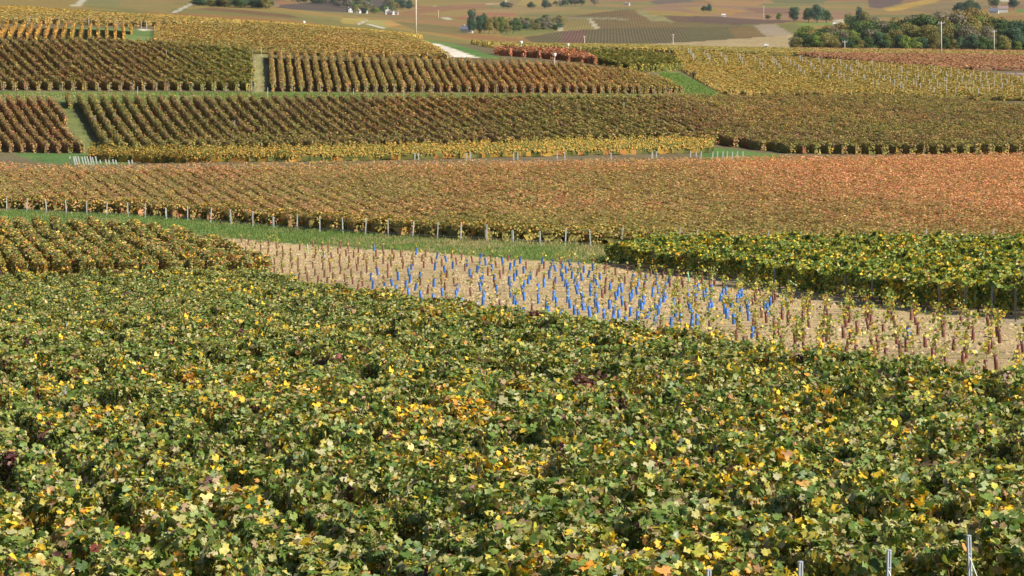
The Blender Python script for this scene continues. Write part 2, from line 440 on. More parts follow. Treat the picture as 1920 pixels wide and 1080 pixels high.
class MB:
    """collects small solid shapes into one mesh"""
    def __init__(s): s.v = []; s.f = []; s.m = []
    def add(s, vs, fs, mi=0):
        b = len(s.v); s.v += [tuple(v) for v in vs]; s.f += [tuple(i + b for i in f) for f in fs]; s.m += [mi] * len(fs)
    def tube(s, pts, rads, k=6, mi=0, cap=True):
        vs = []; fs = []
        pts = [Vector(p) for p in pts]
        for i, p in enumerate(pts):
            t = (pts[min(i + 1, len(pts) - 1)] - pts[max(i - 1, 0)]).normalized()
            a = t.orthogonal().normalized() if abs(t.z) < 0.95 else Vector((1, 0, 0)); a = (a - t * a.dot(t)).normalized()
            b = t.cross(a)
            for j in range(k):
                an = 2 * PI * j / k
                vs.append(p + (a * math.cos(an) + b * math.sin(an)) * rads[i])
        for i in range(len(pts) - 1):
            for j in range(k):
                fs.append((i * k + j, i * k + (j + 1) % k, (i + 1) * k + (j + 1) % k, (i + 1) * k + j))
        if cap:
            fs.append(tuple(range(k - 1, -1, -1))); fs.append(tuple((len(pts) - 1) * k + j for j in range(k)))
        s.add(vs, fs, mi)
    def box(s, x0, x1, y0, y1, z0, z1_, mi=0):
        vs = [(x0, y0, z0), (x1, y0, z0), (x1, y1, z0), (x0, y1, z0), (x0, y0, z1_), (x1, y0, z1_), (x1, y1, z1_), (x0, y1, z1_)]
        s.add(vs, [(3, 2, 1, 0), (4, 5, 6, 7), (0, 1, 5, 4), (1, 2, 6, 5), (2, 3, 7, 6), (3, 0, 4, 7)], mi)
    def mesh(s, name, mats, smooth=False):
        me = bpy.data.meshes.new(name)
        me.from_pydata([tuple(v) for v in s.v], [], s.f)
        for mt in (mats if isinstance(mats, (list, tuple)) else [mats]): me.materials.append(mt)
        me.polygons.foreach_set('material_index', s.m)
        if smooth: me.polygons.foreach_set('use_smooth', [True] * len(s.f))
        me.update(); return me

# ------------------------------------------------------------------ ground sheet
SOIL = (0.17, 0.125, 0.075)
GRASS = (0.095, 0.15, 0.038)
BEIGE = (0.43, 0.312, 0.158)
# (class, colour, stripe, dmin, dmax, photo polygon of the ground)
P_TUBES = [(395, 443), (500, 453), (640, 462), (880, 480), (1110, 494), (1300, 522), (1500, 558), (1700, 584), (2300, 660), (2300, 900), (1500, 720), (900, 600), (480, 548)]
PARCELS = [
    ('bare_soil', BEIGE, 0, 45, 160, P_TUBES),
    ('bare_soil', (0.34, 0.26, 0.16), 0, 45, 160, [(1110, 494), (1300, 522), (1500, 558), (1700, 584), (2300, 660), (2300, 480), (1440, 470), (1110, 458)]),
    ('bare_soil', (0.30, 0.23, 0.15), 0, 105, 165, [(-60, 560), (-60, 515), (500, 514), (520, 560)]),
    ('grass_strip', GRASS, 0, 120, 185, [(-400, 378), (0, 391), (300, 404), (640, 432), (900, 447), (1110, 458), (1440, 470), (1440, 480), (1120, 494), (880, 480), (640, 462), (420, 446), (300, 440), (0, 428), (-400, 420)]),
    ('grass_strip', (0.085, 0.15, 0.03), 0, 255, 285, [(-200, 172), (480, 173), (1290, 178), (1290, 186), (900, 187), (480, 189), (-200, 188)]),
    ('grass_strip', (0.075, 0.15, 0.028), 0, 255, 345, [(1232, 134), (1275, 136), (1362, 182), (1290, 187), (1270, 178)]),
    ('grass_strip', (0.24, 0.22, 0.09), 0, 262, 312, [(474, 96), (500, 96), (502, 176), (474, 176)]),
    ('grass_strip', (0.14, 0.16, 0.05), 0, 218, 264, [(98, 188), (122, 188), (196, 290), (158, 290)]),
    ('grass_strip', (0.105, 0.115, 0.04), 0, 218, 264, [(122, 188), (330, 188), (440, 290), (196, 290)]),
    ('grass_strip', (0.085, 0.155, 0.04), 0, 205, 228, [(20, 286), (160, 287), (245, 286), (245, 312), (130, 312), (60, 302)]),
    ('grass_strip', (0.075, 0.15, 0.03), 0, 212, 240, [(1318, 276), (1400, 282), (1470, 292), (1440, 302), (1318, 302)]),
    ('grass_strip', (0.105, 0.165, 0.045), 0, 300, 348, [(120, 50), (262, 53), (293, 60), (290, 80), (120, 80)]),
    ('bare_soil', (0.50, 0.42, 0.30), 0, 330, 350, [(255, 51), (302, 53), (298, 57), (262, 57)]),
    ('grass_strip', (0.085, 0.15, 0.035), 0, 310, 450, [(780, 70), (850, 82), (955, 112), (880, 116), (840, 92)]),
    ('farm_track', (0.60, 0.53, 0.43), 0, 310, 450, [(800, 80), (826, 83), (915, 114), (860, 120), (848, 108), (826, 92)]),
    ('farm_track', (0.55, 0.52, 0.46), 0, 370, 470, [(5, 25), (17, 12), (23, 12), (12, 25)]),
    ('bare_soil', (0.30, 0.20, 0.16), 0, 380, 470, [(1800, 133), (1990, 140), (1990, 158), (1880, 150), (1810, 141)]),
    # ---- across the valley
    ('far_field', (0.20, 0.17, 0.065), 0, 600, 9000, [(-900, -90), (3000, -90), (3000, 120), (-900, 120)]),
    ('far_field', (0.22, 0.20, 0.085), 0.3, 600, 1700, [(157, 10), (170, -8), (232, -8), (222, 14)]),
    ('far_field', (0.26, 0.20, 0.08), 0.3, 600, 1700, [(222, 14), (232, -8), (330, -6), (318, 26)]),
    ('farm_track', (0.46, 0.44, 0.40), 0, 600, 1900, [(141, 9), (150, -4), (166, -4), (154, 9)]),
    ('farm_track', (0.50, 0.45, 0.36), 0, 600, 1900, [(130, 9), (155, 7), (153, 12), (132, 12)]),
    ('farm_track', (0.46, 0.44, 0.40), 0, 600, 1900, [(318, 25), (344, 12), (362, 4), (374, 4), (352, 13), (332, 24)]),
    ('far_field', (0.19, 0.115, 0.06), 0.4, 600, 1700, [(360, 17), (400, 14), (470, 20), (590, 33), (540, 34), (440, 24)]),
    ('far_field', (0.24, 0.21, 0.075), 0.4, 600, 1700, [(540, 27), (700, 34), (690, 40), (560, 33)]),
    ('far_field', (0.22, 0.14, 0.085), 0, 1500, 4500, [(486, -10), (530, -10), (516, 16), (504, 16)]),
    ('far_field', (0.10, 0.072, 0.060), 0.4, 1500, 4500, [(525, 9), (640, 0), (720, -6), (720, 22), (640, 23), (518, 16)]),
    ('far_field', (0.29, 0.22, 0.055), 0.3, 500, 2000, [(640, 34), (690, 34), (683, 38), (664, 46), (640, 44)]),
    ('far_field', (0.26, 0.23, 0.07), 0.3, 500, 2000, [(686, 37), (730, 38), (752, 46), (722, 52), (684, 46)]),
    ('far_field', (0.36, 0.20, 0.055), 0, 500, 2000, [(715, 40), (736, 41), (750, 47), (728, 50)]),
    ('farm_track', (0.42, 0.39, 0.32), 0, 500, 2000, [(668, 46), (686, 37), (690, 37), (674, 47)]),
    ('farm_track', (0.46, 0.42, 0.34), 0, 500, 2000, [(684, 45), (694, 45), (724, 53), (718, 54)]),
    ('far_field', (0.30, 0.17, 0.08), 0.2, 600, 4000, [(700, 32), (790, 35), (875, 42), (875, 51), (780, 42)]),
    ('far_field', (0.20, 0.16, 0.065), 0.3, 600, 4000, [(740, 40), (870, 51), (880, 66), (780, 58)]),
    ('far_field', (0.28, 0.14, 0.075), 0.2, 1500, 5200, [(735, 26), (800, 14), (860, 9), (935, 6), (905, 14), (770, 27)]),
    ('far_field', (0.30, 0.14, 0.075), 0.2, 1300, 5200, [(850, 36), (885, 24), (958, 22), (975, 30), (880, 38)]),
    ('farm_track', (0.50, 0.45, 0.36), 0, 1000, 4000, [(825, 32), (842, 32), (848, 37), (838, 38)]),
    ('farm_track', (0.50, 0.45, 0.36), 0, 1500, 6000, [(812, 11), (822, 8), (824, 9), (815, 12)]),
    ('farm_track', (0.50, 0.45, 0.36), 0, 1500, 6000, [(912, 7), (940, 7), (952, -4), (956, -4), (946, 8), (912, 8)]),
    ('far_field', (0.27, 0.20, 0.055), 0.2, 1300, 5600, [(760, 8), (800, -6), (900, -6), (870, 7), (800, 12)]),
    ('far_field', (0.33, 0.24, 0.075), 0.2, 1300, 5600, [(968, 10), (985, -6), (1060, -6), (1040, 12)]),
    ('far_field', (0.29, 0.20, 0.085), 0.2, 1300, 5600, [(880, 22), (960, 12), (1090, 14), (1030, 22), (960, 24)]),
    # knoll
    ('far_field', (0.125, 0.105, 0.085), 0, 1450, 2090, [(940, 40), (975, 28), (1000, 24), (1040, 24), (1050, 36), (1052, 46), (950, 52)]),
    ('farm_track', (0.50, 0.45, 0.36), 0, 1450, 2090, [(955, 49), (1046, 44), (1054, 45), (1056, 58), (1048, 58), (1046, 49), (955, 52)]),
    ('far_field', (0.185, 0.12, 0.055), 0.6, 1450, 2110, [(1036, 25), (1070, 18), (1100, 13), (1190, 18), (1222, 41), (1056, 32)]),
    ('far_field', (0.19, 0.19, 0.055), 0, 1350, 2090, [(940, 68), (950, 54), (1046, 50), (1046, 57), (1000, 66)]),
    ('far_field', (0.27, 0.21, 0.075), 0.5, 1450, 2090, [(1066, 35), (1103, 36), (1117, 54), (1058, 58)]),
    ('farm_track', (0.50, 0.45, 0.36), 0, 1450, 2090, [(1102, 35), (1108, 35), (1124, 53), (1115, 54)]),
    ('farm_track', (0.27, 0.25, 0.15), 0, 1450, 2090, [(1062, 32), (1140, 32), (1182, 36), (1170, 38), (1110, 35), (1062, 36)]),
    ('far_field', (0.185, 0.13, 0.055), 0.5, 1450, 2090, [(1110, 36), (1170, 38), (1290, 42), (1290, 52), (1160, 52), (1124, 53)]),
    ('far_field', (0.27, 0.24, 0.12), 0, 1450, 2110, [(1190, 21), (1208, 19), (1222, 29), (1245, 31), (1264, 41), (1222, 40)]),
    ('far_field', (0.155, 0.095, 0.060), 0.5, 1450, 2110, [(1245, 30), (1285, 31), (1290, 43), (1264, 41)]),
    ('far_field', (0.125, 0.100, 0.050), 1.0, 1300, 2090, [(980, 70), (1060, 58), (1160, 52), (1290, 51), (1290, 82), (1000, 80)]),
    ('far_field', (0.16, 0.085, 0.068), 1.0, 1300, 2090, [(1058, 58), (1096, 56), (1098, 80), (1050, 80)]),
    ('far_field', (0.125, 0.108, 0.048), 0.7, 1300, 2090, [(1285, 50), (1380, 49), (1412, 48), (1437, 69), (1285, 82)]),
    ('far_field', (0.185, 0.125, 0.050), 0.7, 1300, 2090, [(1366, 53), (1412, 48), (1437, 69), (1380, 72)]),
    ('far_field', (0.33, 0.265, 0.21), 0.1, 1300, 2090, [(1412, 47), (1453, 45), (1487, 65), (1437, 69)]),
    ('far_field', (0.18, 0.17, 0.055), 0.4, 1300, 2090, [(1454, 45), (1490, 41), (1530, 60), (1487, 65)]),
    ('far_field', (0.42, 0.32, 0.19), 0, 1000, 1800, [(1180, 84), (1290, 79), (1437, 69), (1490, 65), (1540, 66), (1540, 110), (1180, 110)]),
    ('far_field', (0.135, 0.085, 0.068), 0.3, 1500, 2090, [(1285, 30), (1370, 31), (1500, 37), (1470, 43), (1380, 47), (1285, 42)]),
    ('far_field', (0.17, 0.135, 0.055), 0.3, 1500, 2090, [(1285, 41), (1380, 47), (1380, 50), (1285, 51)]),
    # far slopes
    ('far_field', (0.28, 0.165, 0.10), 0.2, 2050, 6400, [(1180, 22), (1260, 4), (1420, 14), (1600, 22), (1600, 40), (1180, 34)]),
    ('far_field', (0.31, 0.21, 0.065), 0.2, 2050, 6400, [(1280, 14), (1330, 12), (1400, 20), (1370, 28), (1310, 24)]),
    ('far_field', (0.36, 0.20, 0.07), 0.2, 2050, 6400, [(1334, 18), (1372, 16), (1400, 22), (1360, 28)]),
    ('far_field', (0.22, 0.12, 0.085), 0.2, 2050, 6400, [(1390, 14), (1480, 16), (1500, 26), (1420, 24)]),
    ('far_field', (0.34, 0.19, 0.08), 0.2, 2050, 6400, [(1330, 2), (1440, 3), (1420, 12), (1340, 10)]),
    ('far_field', (0.17, 0.15, 0.055), 0.2, 2050, 6400, [(1260, -6), (1340, -6), (1320, 2), (1230, 6)]),
    ('far_field', (0.14, 0.10, 0.08), 0.2, 2050, 6400, [(1215, 2), (1290, -4), (1300, 4), (1230, 8)]),
    ('far_field', (0.16, 0.15, 0.055), 0.2, 2050, 6400, [(1440, -6), (1560, -6), (1540, 8), (1450, 6)]),
    ('far_field', (0.14, 0.085, 0.075), 0.2, 1500, 6400, [(1628, 0), (1700, -8), (1690, 6), (1650, 16), (1630, 14)]),
    ('far_field', (0.44, 0.28, 0.055), 0.1, 1300, 6400, [(1656, 18), (1700, 7), (1740, -2), (1775, -4), (1750, 5), (1672, 22)]),
    ('far_field', (0.24, 0.17, 0.08), 0.2, 1300, 6400, [(1700, 18), (1770, 4), (1850, 4), (1840, 20), (1760, 26)]),
    ('far_field', (0.24, 0.15, 0.085), 0.2, 1300, 6400, [(1850, 10), (1990, -4), (1990, 12), (1860, 18)]),
    ('far_field', (0.12, 0.21, 0.05), 0, 1300, 6400, [(1905, 17), (1990, 15), (1990, 24), (1910, 23)]),
    ('farm_track', (0.50, 0.47, 0.44), 0, 1300, 6400, [(1860, 2), (1900, -4), (1915, -4), (1890, 3)]),
    ('far_field', (0.48, 0.42, 0.30), 0, 900, 2200, [(1562, 38), (1600, 32), (1620, 32), (1620, 44), (1572, 44)]),
    ('far_field', (0.17, 0.24, 0.06), 0, 900, 2200, [(1490, 43), (1565, 43), (1565, 47), (1500, 48)]),
]

def near_base(X, Y, U, V):
    """colour of the ground between the vine rows where no parcel says otherwise"""
    c = np.empty(X.shape + (3,)); c[...] = SOIL
    k = fnoise(X, Y, 9.0, 3)[..., None]
    c = c * (1 - 0.45 * k) + np.array((0.10, 0.12, 0.035)) * 0.45 * k
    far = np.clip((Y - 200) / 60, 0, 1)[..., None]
    c = c * (1 - far) + far * (np.array((0.125, 0.10, 0.048)) * (0.8 + 0.4 * k))  # floor colour darkened farther off, standing in for shadow between the rows
    return c

def build_sheet(ylev, ncol, wfun):
    ylev = np.asarray(ylev, float)
    t = np.linspace(-1, 1, ncol)
    Y = np.repeat(ylev[:, None], ncol, 1)
    X = wfun(ylev)[:, None] * t[None, :]
    Z = zf(X, Y)
    U, V = to_pix(X, Y, Z)
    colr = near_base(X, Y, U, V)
    st = np.zeros(X.shape); cl = np.full(X.shape, 'ground', dtype=object)
    fj = (vnoise(X, Y, 6, 5) - 0.5) * np.where(Y < 200, 5.0, 1.2)
    for (cn, c, sp, d0, d1, poly) in PARCELS:
        ub = [p[0] for p in poly]; vb = [p[1] for p in poly]
        msk = (Y >= d0) & (Y <= d1) & (U > min(ub) - 8) & (U < max(ub) + 8) & (V > min(vb) - 4) & (V < max(vb) + 4)
        if not msk.any(): continue
        ins = np.zeros(X.shape, bool)
        ins[msk] = inside(poly, U[msk], V[msk] + (fj[msk] if cn == 'grass_strip' or cn == 'bare_soil' else 0.0))
        k = fnoise(X[ins], Y[ins], 25.0 if d0 < 500 else 160.0, 8)[:, None]
        cc = np.array(c)[None, :] * (0.82 + 0.36 * k) * (np.array((0.76, 0.74, 0.60)) if d0 >= 600 else 1.0)
        if cn == 'grass_strip':
            dry = np.clip(fnoise(X[ins], Y[ins], 5.0, 4)[:, None] * 2.4 - 1.2, 0, 1)
            cc = cc * (1 - 0.45 * dry) + np.array((0.27, 0.21, 0.10)) * 0.45 * dry
        if d0 == 600 and len(poly) == 4 and poly[0] == (-900, -90):
            xx, yy = X[ins], Y[ins]
            q1 = vnoise(np.floor((xx + yy * .35) / 85) * 31.7, np.floor((yy - xx * .3) / 210) * 17.3, 9.0, 71)
            q2 = fnoise(xx, yy * .5, 120, 72)
            kk = np.clip(q1 * 1.3 + q2 * .5 - .45, 0, 1)[:, None]
            A_, B_, C_ = np.array((0.165, 0.155, 0.045)), np.array((0.28, 0.19, 0.05)), np.array((0.26, 0.115, 0.045))
            cc = 0.82 * np.where(kk < .5, A_ + (B_ - A_) * kk * 2, B_ + (C_ - B_) * (kk - .5) * 2)
        colr[ins] = cc
        st[ins] = sp; cl[ins] = cn
    return X, Y, Z, colr, st, cl

GROUND = {}
def emit_sheet(sheet, farmat):
    X, Y, Z, colr, st, cl = sheet
    R, C = X.shape
    V = np.stack([X, Y, Z], -1).reshape(-1, 3)
    idx = np.arange(R * C).reshape(R, C)
    Fc = np.stack([idx[:-1, :-1], idx[:-1, 1:], idx[1:, 1:], idx[1:, :-1]], -1).reshape(-1, 4)
    fcl = cl[:-1, :-1].reshape(-1)
    for cn in sorted(set(fcl)):
        sel = Fc[fcl == cn]
        used, inv = np.unique(sel.ravel(), return_inverse=True)
        mt = {'ground': MAT_SOIL, 'bare_soil': MAT_SOIL, 'grass_strip': MAT_GRASSG, 'farm_track': MAT_SOIL, 'far_field': MAT_FAR}[cn]
        if cn == 'ground' and farmat: mt = MAT_SOIL
        if cn == 'farm_track' and Y.min() > 330: mt = MAT_FAR
        me = mesh_np(cn, V[used], inv.reshape(-1, 4), mt, smooth=True)
        a = me.attributes.new('gcol', 'FLOAT_COLOR', 'POINT')
        c4 = np.ones((len(used), 4), np.float32); c4[:, :3] = colr.reshape(-1, 3)[used]
        a.data.foreach_set('color', c4.ravel())
        a = me.attributes.new('stripe', 'FLOAT', 'POINT')
        a.data.foreach_set('value', st.ravel()[used].astype(np.float32))
        tag(link(cn, me), kind='structure')

ylev1 = np.concatenate([np.arange(-40, 20, 3.0), np.arange(20, 60, 2.0), np.arange(60, 175, 0.9), np.arange(175, 335, 1.3)])
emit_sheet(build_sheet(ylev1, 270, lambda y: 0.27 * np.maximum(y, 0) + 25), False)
y0 = ylev1[-1]
ylev2 = [y0]
while ylev2[-1] < 6300:
    y = ylev2[-1]; ylev2.append(y + (3.4 if y < 640 else max(3.4, y * 0.009)))
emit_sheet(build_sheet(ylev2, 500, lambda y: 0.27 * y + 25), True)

# ------------------------------------------------------------------ vine rows (whole rows, one mesh each)
def plan_runs(poly, dmin, dmax, direc, spacing, step=0.5, minlen=2.0, phase=0.0):
    """rows of a parcel: straight lines in the plan, kept where the ground lies inside the parcel"""
    pts = []
    m = len(poly)
    for i in range(m):
        (a, b), (c, d) = poly[i], poly[(i + 1) % m]
        for t in (0, 0.33, 0.66):
            pts.append(pix_ground(a + (c - a) * t, b + (d - b) * t, dmin, dmax))
    P = np.array(pts)
    D = np.array(direc, float); D /= np.linalg.norm(D)
    Q = np.array((D[1], -D[0]))
    q = P @ Q; s = P @ D
    runs = []
    q0 = math.floor(q.min() / spacing) * spacing + phase
    ss = np.arange(s.min() - 3, s.max() + 3, step)
    for qq in np.arange(q0, q.max() + spacing, spacing):
        XY = ss[:, None] * D[None, :] + qq * Q[None, :]
        ok = (XY[:, 1] > dmin) & (XY[:, 1] < dmax)
        U, V = to_pix(XY[:, 0], XY[:, 1])
        ok &= inside(poly, U, V)
        k = np.nonzero(ok)[0]
        if len(k) == 0: continue
        for grp in np.split(k, np.nonzero(np.diff(k) > 3)[0] + 1):
            if len(grp) * step >= minlen: runs.append(XY[grp[0]:grp[-1] + 1])
    return runs, D, Q

def quads(c, nrm, size, asp=0.85, bend=0.0):
    """leaf quads at centres c with normals nrm"""
    n = len(c)
    nrm = nrm / np.maximum(np.linalg.norm(nrm, axis=1, keepdims=True), 1e-6)
    r = rng.normal(size=(n, 3))
    a = np.cross(nrm, r); a /= np.maximum(np.linalg.norm(a, axis=1, keepdims=True), 1e-6)
    b = np.cross(nrm, a)
    sz = size[:, None] * 0.5
    j = lambda: (0.75 + 0.5 * rng.random((n, 1)))
    v = np.stack([c + a * sz * j(), c + b * sz * asp * j(), c - a * sz * j(), c - b * sz * asp * j()], 1)
    return v.reshape(-1, 3)

def row_leaves(XY, D, Q, h, w, dens, size, low=0.22, gaps=0.0, uneven=0.22, box=0.38, nup=0.0, ends=26):
    L = np.linalg.norm(XY[-1] - XY[0])
    n = max(6, int(dens * L))
    s = rng.random(n) * L
    base = XY[0][None, :] + s[:, None] * D[None, :]
    plant = np.floor(s / 1.0).astype(int)
    ph = 1 + (rng.random(plant.max() + 1) - 0.5) * uneven * 2
    pw = 1 + (rng.random(plant.max() + 1) - 0.5) * uneven * 2.5
    gone = rng.random(plant.max() + 1) < gaps
    hh = h * ph[plant]; ww = w * pw[plant]
    ph_ = (0.02 + 0.96 * rng.random(n)) * PI
    k_ = 0.85 + 0.3 * rng.random(n)
    lat = ww * 0.5 * np.sign(np.cos(ph_)) * np.abs(np.cos(ph_)) ** box * k_
    z = hh * (low + (1 - low) * np.sin(ph_) ** box * k_)
    nx = np.cos(ph_) + rng.normal(size=n) * 0.24
    ns = rng.normal(size=n) * 0.32
    nz = np.sin(ph_) + 0.08 + nup + rng.normal(size=n) * 0.24
    if ends and L > 2:
        e = np.arange(n) < 2 * min(ends, n // 3)
        sg = np.where(np.arange(n) % 2 == 0, -1.0, 1.0)
        s = np.where(e, np.where(sg < 0, 0.0, L) + rng.normal(size=n) * .07, s)
        base = XY[0][None, :] + s[:, None] * D[None, :]
        lat = np.where(e, (rng.random(n) - .5) * w, lat); z = np.where(e, h * (.05 + .95 * rng.random(n)), z)
        nx = np.where(e, rng.normal(size=n) * .35, nx); ns = np.where(e, sg + rng.normal(size=n) * .3, ns); nz = np.where(e, .35 + rng.normal(size=n) * .3, nz)
    P = base + lat[:, None] * Q[None, :]
    Nn = np.stack([nx * Q[0] + ns * D[0], nx * Q[1] + ns * D[1], nz], 1)
    sz = size * (0.65 + 0.7 * rng.random(n))
    keep = ~gone[plant]
    return P[keep], z[keep], Nn[keep], sz[keep], (s / max(L, 1e-3))[keep], (z / np.maximum(hh, .1))[keep]

def core_strip(XY, h, w, step=0.6, inset=0.45):
    """the closed inner body of a hedge row (stems and inner leaves), just inside its leafy skin"""
    L = np.linalg.norm(XY[-1] - XY[0])
    if L < 2 * inset + 0.5: return np.zeros((0, 3)), np.zeros((0, 4), int), np.zeros((0, 2))
    D = (XY[-1] - XY[0]) / L; Q = np.array((D[1], -D[0]))
    m = max(2, int(L / step) + 1)
    t = np.linspace(inset, L - inset, m)
    C = XY[0][None] + t[:, None] * D[None]
    sec = np.array([(-.32, .04), (-.36, .66), (-.20, .84), (.20, .84), (.36, .66), (.32, .04)])
    k = len(sec)
    jw = (0.82 + .36 * rng.random((m, 1))); jh = (0.86 + .24 * rng.random((m, 1)))
    lat = sec[None, :, 0] * w * jw; zz = sec[None, :, 1] * h * jh
    P = C[:, None, :] + lat[..., None] * Q[None, None, :]
    V = np.concatenate([P, (zf(C[:, 0], C[:, 1])[:, None] + zz)[..., None]], -1).reshape(-1, 3)
    V = V + rng.normal(size=V.shape) * np.array((w * .09, w * .09, h * .05))
    idx = np.arange(m * k).reshape(m, k)
    Fq = np.stack([idx[:-1, :-1], idx[:-1, 1:], idx[1:, 1:], idx[1:, :-1]], -1).reshape(-1, 4)
    ends = np.array([[idx[0, 0], idx[0, 1], idx[0, 4], idx[0, 5]], [idx[0, 1], idx[0, 2], idx[0, 3], idx[0, 4]], [idx[-1, 5], idx[-1, 4], idx[-1, 1], idx[-1, 0]], [idx[-1, 4], idx[-1, 3], idx[-1, 2], idx[-1, 1]]])
    Fq = np.concatenate([Fq, ends])
    cen = V[Fq].mean(1)[:, :2]
    return V, Fq, cen

def pal_pick(pal, n):
    """pal: list of (weight, colour)"""
    w = np.array([p[0] for p in pal], float); w /= w.sum()
    k = rng.choice(len(pal), n, p=w)
    c = np.array([p[1] for p in pal])[k]
    m = (w[:, None] * np.array([p[1] for p in pal])).sum(0)
    c = c * 0.62 + m[None, :] * 0.38
    return c * (0.82 + 0.36 * rng.random((n, 1))) * 1.45

def build_rows(runs, D, Q, name, label, cat, group, colfn, h=1.1, w=0.45, dens=42, size=0.2, post=None, post_every=None, post_h=1.15, kw={}):
    objs = []
    pm = {}
    for XY in runs:
        P, z, Nn, sz, sfr, hf = row_leaves(XY, D, Q, h, w, dens, size, **kw)
        if len(P) < 4: continue
        gz = zf(P[:, 0], P[:, 1])
        near = XY[0] if XY[0][1] < XY[-1][1] else XY[-1]
        o0 = np.array((near[0], near[1], z1(*near)))
        c = np.column_stack([P, gz + z]) - o0[None, :]
        V = quads(c, Nn, sz)
        Fq = np.arange(len(V)).reshape(-1, 4)
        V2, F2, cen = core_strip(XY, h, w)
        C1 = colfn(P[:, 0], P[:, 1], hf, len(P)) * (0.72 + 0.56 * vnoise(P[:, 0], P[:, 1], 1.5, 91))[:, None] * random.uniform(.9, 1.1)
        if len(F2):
            C2 = colfn(cen[:, 0], cen[:, 1], np.full(len(cen), .5), len(cen)) * 0.6 + C1.mean(0)[None] * 0.1  # core colour darkened to paint in the shade inside the row
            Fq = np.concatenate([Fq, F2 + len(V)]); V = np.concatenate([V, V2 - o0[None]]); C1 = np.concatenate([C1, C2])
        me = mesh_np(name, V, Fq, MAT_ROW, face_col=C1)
        o = link(name, me, loc=tuple(o0))
        tag(o, label, cat, group)
        objs.append(o)
        if post:
            p = link('end_post', post, parent=o)
            sgn = -1 if XY[0][1] < XY[-1][1] else 1
            p.location = (D[0] * 0.18 * sgn, D[1] * 0.18 * sgn, z1(near[0] + D[0] * .18 * sgn, near[1] + D[1] * .18 * sgn) - o0[2])
            p.rotation_euler = (random.uniform(-.06, .06), random.uniform(-.06, .06), 0)
    return objs

def mixcol(c0, c1, k):
    return c0 * (1 - k) + c1 * k

OLIVE = [(3, (0.11, 0.135, 0.034)), (3, (0.175, 0.183, 0.052)), (2, (0.225, 0.19, 0.06)), (1, (0.34, 0.26, 0.06))]
BROWN = [(3, (0.20, 0.12, 0.065)), (3, (0.27, 0.16, 0.085)), (2, (0.31, 0.155, 0.09)), (1.5, (0.20, 0.165, 0.065)), (0.6, (0.40, 0.23, 0.07))]
PINK = [(3, (0.50, 0.20, 0.12)), (3, (0.60, 0.27, 0.15)), (2, (0.46, 0.14, 0.085)), (1.2, (0.58, 0.36, 0.13)), (1.2, (0.25, 0.18, 0.06))]
REDD = [(3, (0.34, 0.10, 0.055)), (2, (0.26, 0.085, 0.05)), (2, (0.42, 0.17, 0.07)), (1, (0.20, 0.15, 0.05))]
YELL = [(3, (0.44, 0.27, 0.05)), (2, (0.50, 0.33, 0.05)), (2, (0.36, 0.25, 0.05)), (1.5, (0.24, 0.21, 0.05)), (0.8, (0.48, 0.20, 0.05))]
GREENY = [(3, (0.075, 0.10, 0.022)), (3, (0.13, 0.14, 0.032)), (2, (0.21, 0.18, 0.04)), (1, (0.36, 0.27, 0.04))]
ORANGE = [(3, (0.52, 0.25, 0.065)), (2, (0.55, 0.33, 0.06)), (2, (0.42, 0.17, 0.06)), (1, (0.30, 0.22, 0.06))]
PURPLE = [(3, (0.19, 0.085, 0.060)), (2, (0.25, 0.11, 0.075)), (1, (0.14, 0.11, 0.05))]

def choose(n, weights_pals):
    """weights_pals: list of (weight array, palette)"""
    W = np.stack([np.broadcast_to(w, (n,)) for w, _ in weights_pals], 1).astype(float)
    W = np.maximum(W, 1e-4); W /= W.sum(1, keepdims=True)
    cs = W.cumsum(1); r = rng.random((n, 1))
    k = np.minimum((r > cs).sum(1), len(weights_pals) - 1)
    out = np.zeros((n, 3))
    for i, (_, pal) in enumerate(weights_pals):
        m = k == i
        if m.any(): out[m] = pal_pick(pal, int(m.sum()))
    return out

DIR = (-0.33, 1.0)

# ---- E: the wide pink and orange vineyard on the valley floor
def col_E(x, y, hf, n):
    u, v = to_pix(x, y)
    a = fnoise(x, y * 0.6, 18, 11); b = fnoise(x, y * 0.6, 7, 12); g = fnoise(x, y * .7, 10, 14)
    edge = np.clip((y - 133 - (960 - u) / 960 * 16) / 22, 0, 1)
    right = np.clip((u - 1300) / 500, 0, 1) * np.clip(1 - abs(v - 350) / 95, 0, 1)
    band = np.clip(1 - abs(v - 322) / 22, 0, 1)
    red = np.clip(1 - np.hypot((u - 890) / 90, (v - 372) / 14), 0, 1)
    wp = np.clip((a - 0.50) * 5.0 + right * 1.5 + band * 1.4 + 0.38, 0.08, 3) * edge
    wr = np.clip((b - 0.54) * 4, 0.08, 1) * edge + red * 2.4 + right * 0.45
    wy = 0.14 + 0.2 * (1 - edge) + band * 0.2
    wo = 0.75 + np.clip((g - .45) * 3, 0, 1.2) + (1 - edge) * 0.9
    wb = 0.5 * edge + 0.12
    return 1.06 * choose(n, [(wp, PINK), (wr, REDD), (wy, YELL), (wo, OLIVE), (wb, BROWN), ((1 - edge) * 1.0 + .3 * g, GREENY)])
P_E = [(-30, 392), (0, 393), (300, 407), (640, 435), (900, 450), (1110, 461), (1440, 474), (1950, 474), (1950, 303), (1440, 312), (1000, 320), (600, 322), (250, 328), (60, 326), (-30, 318)]
runs, D, Q = plan_runs(P_E, 126, 226, DIR, 1.12)
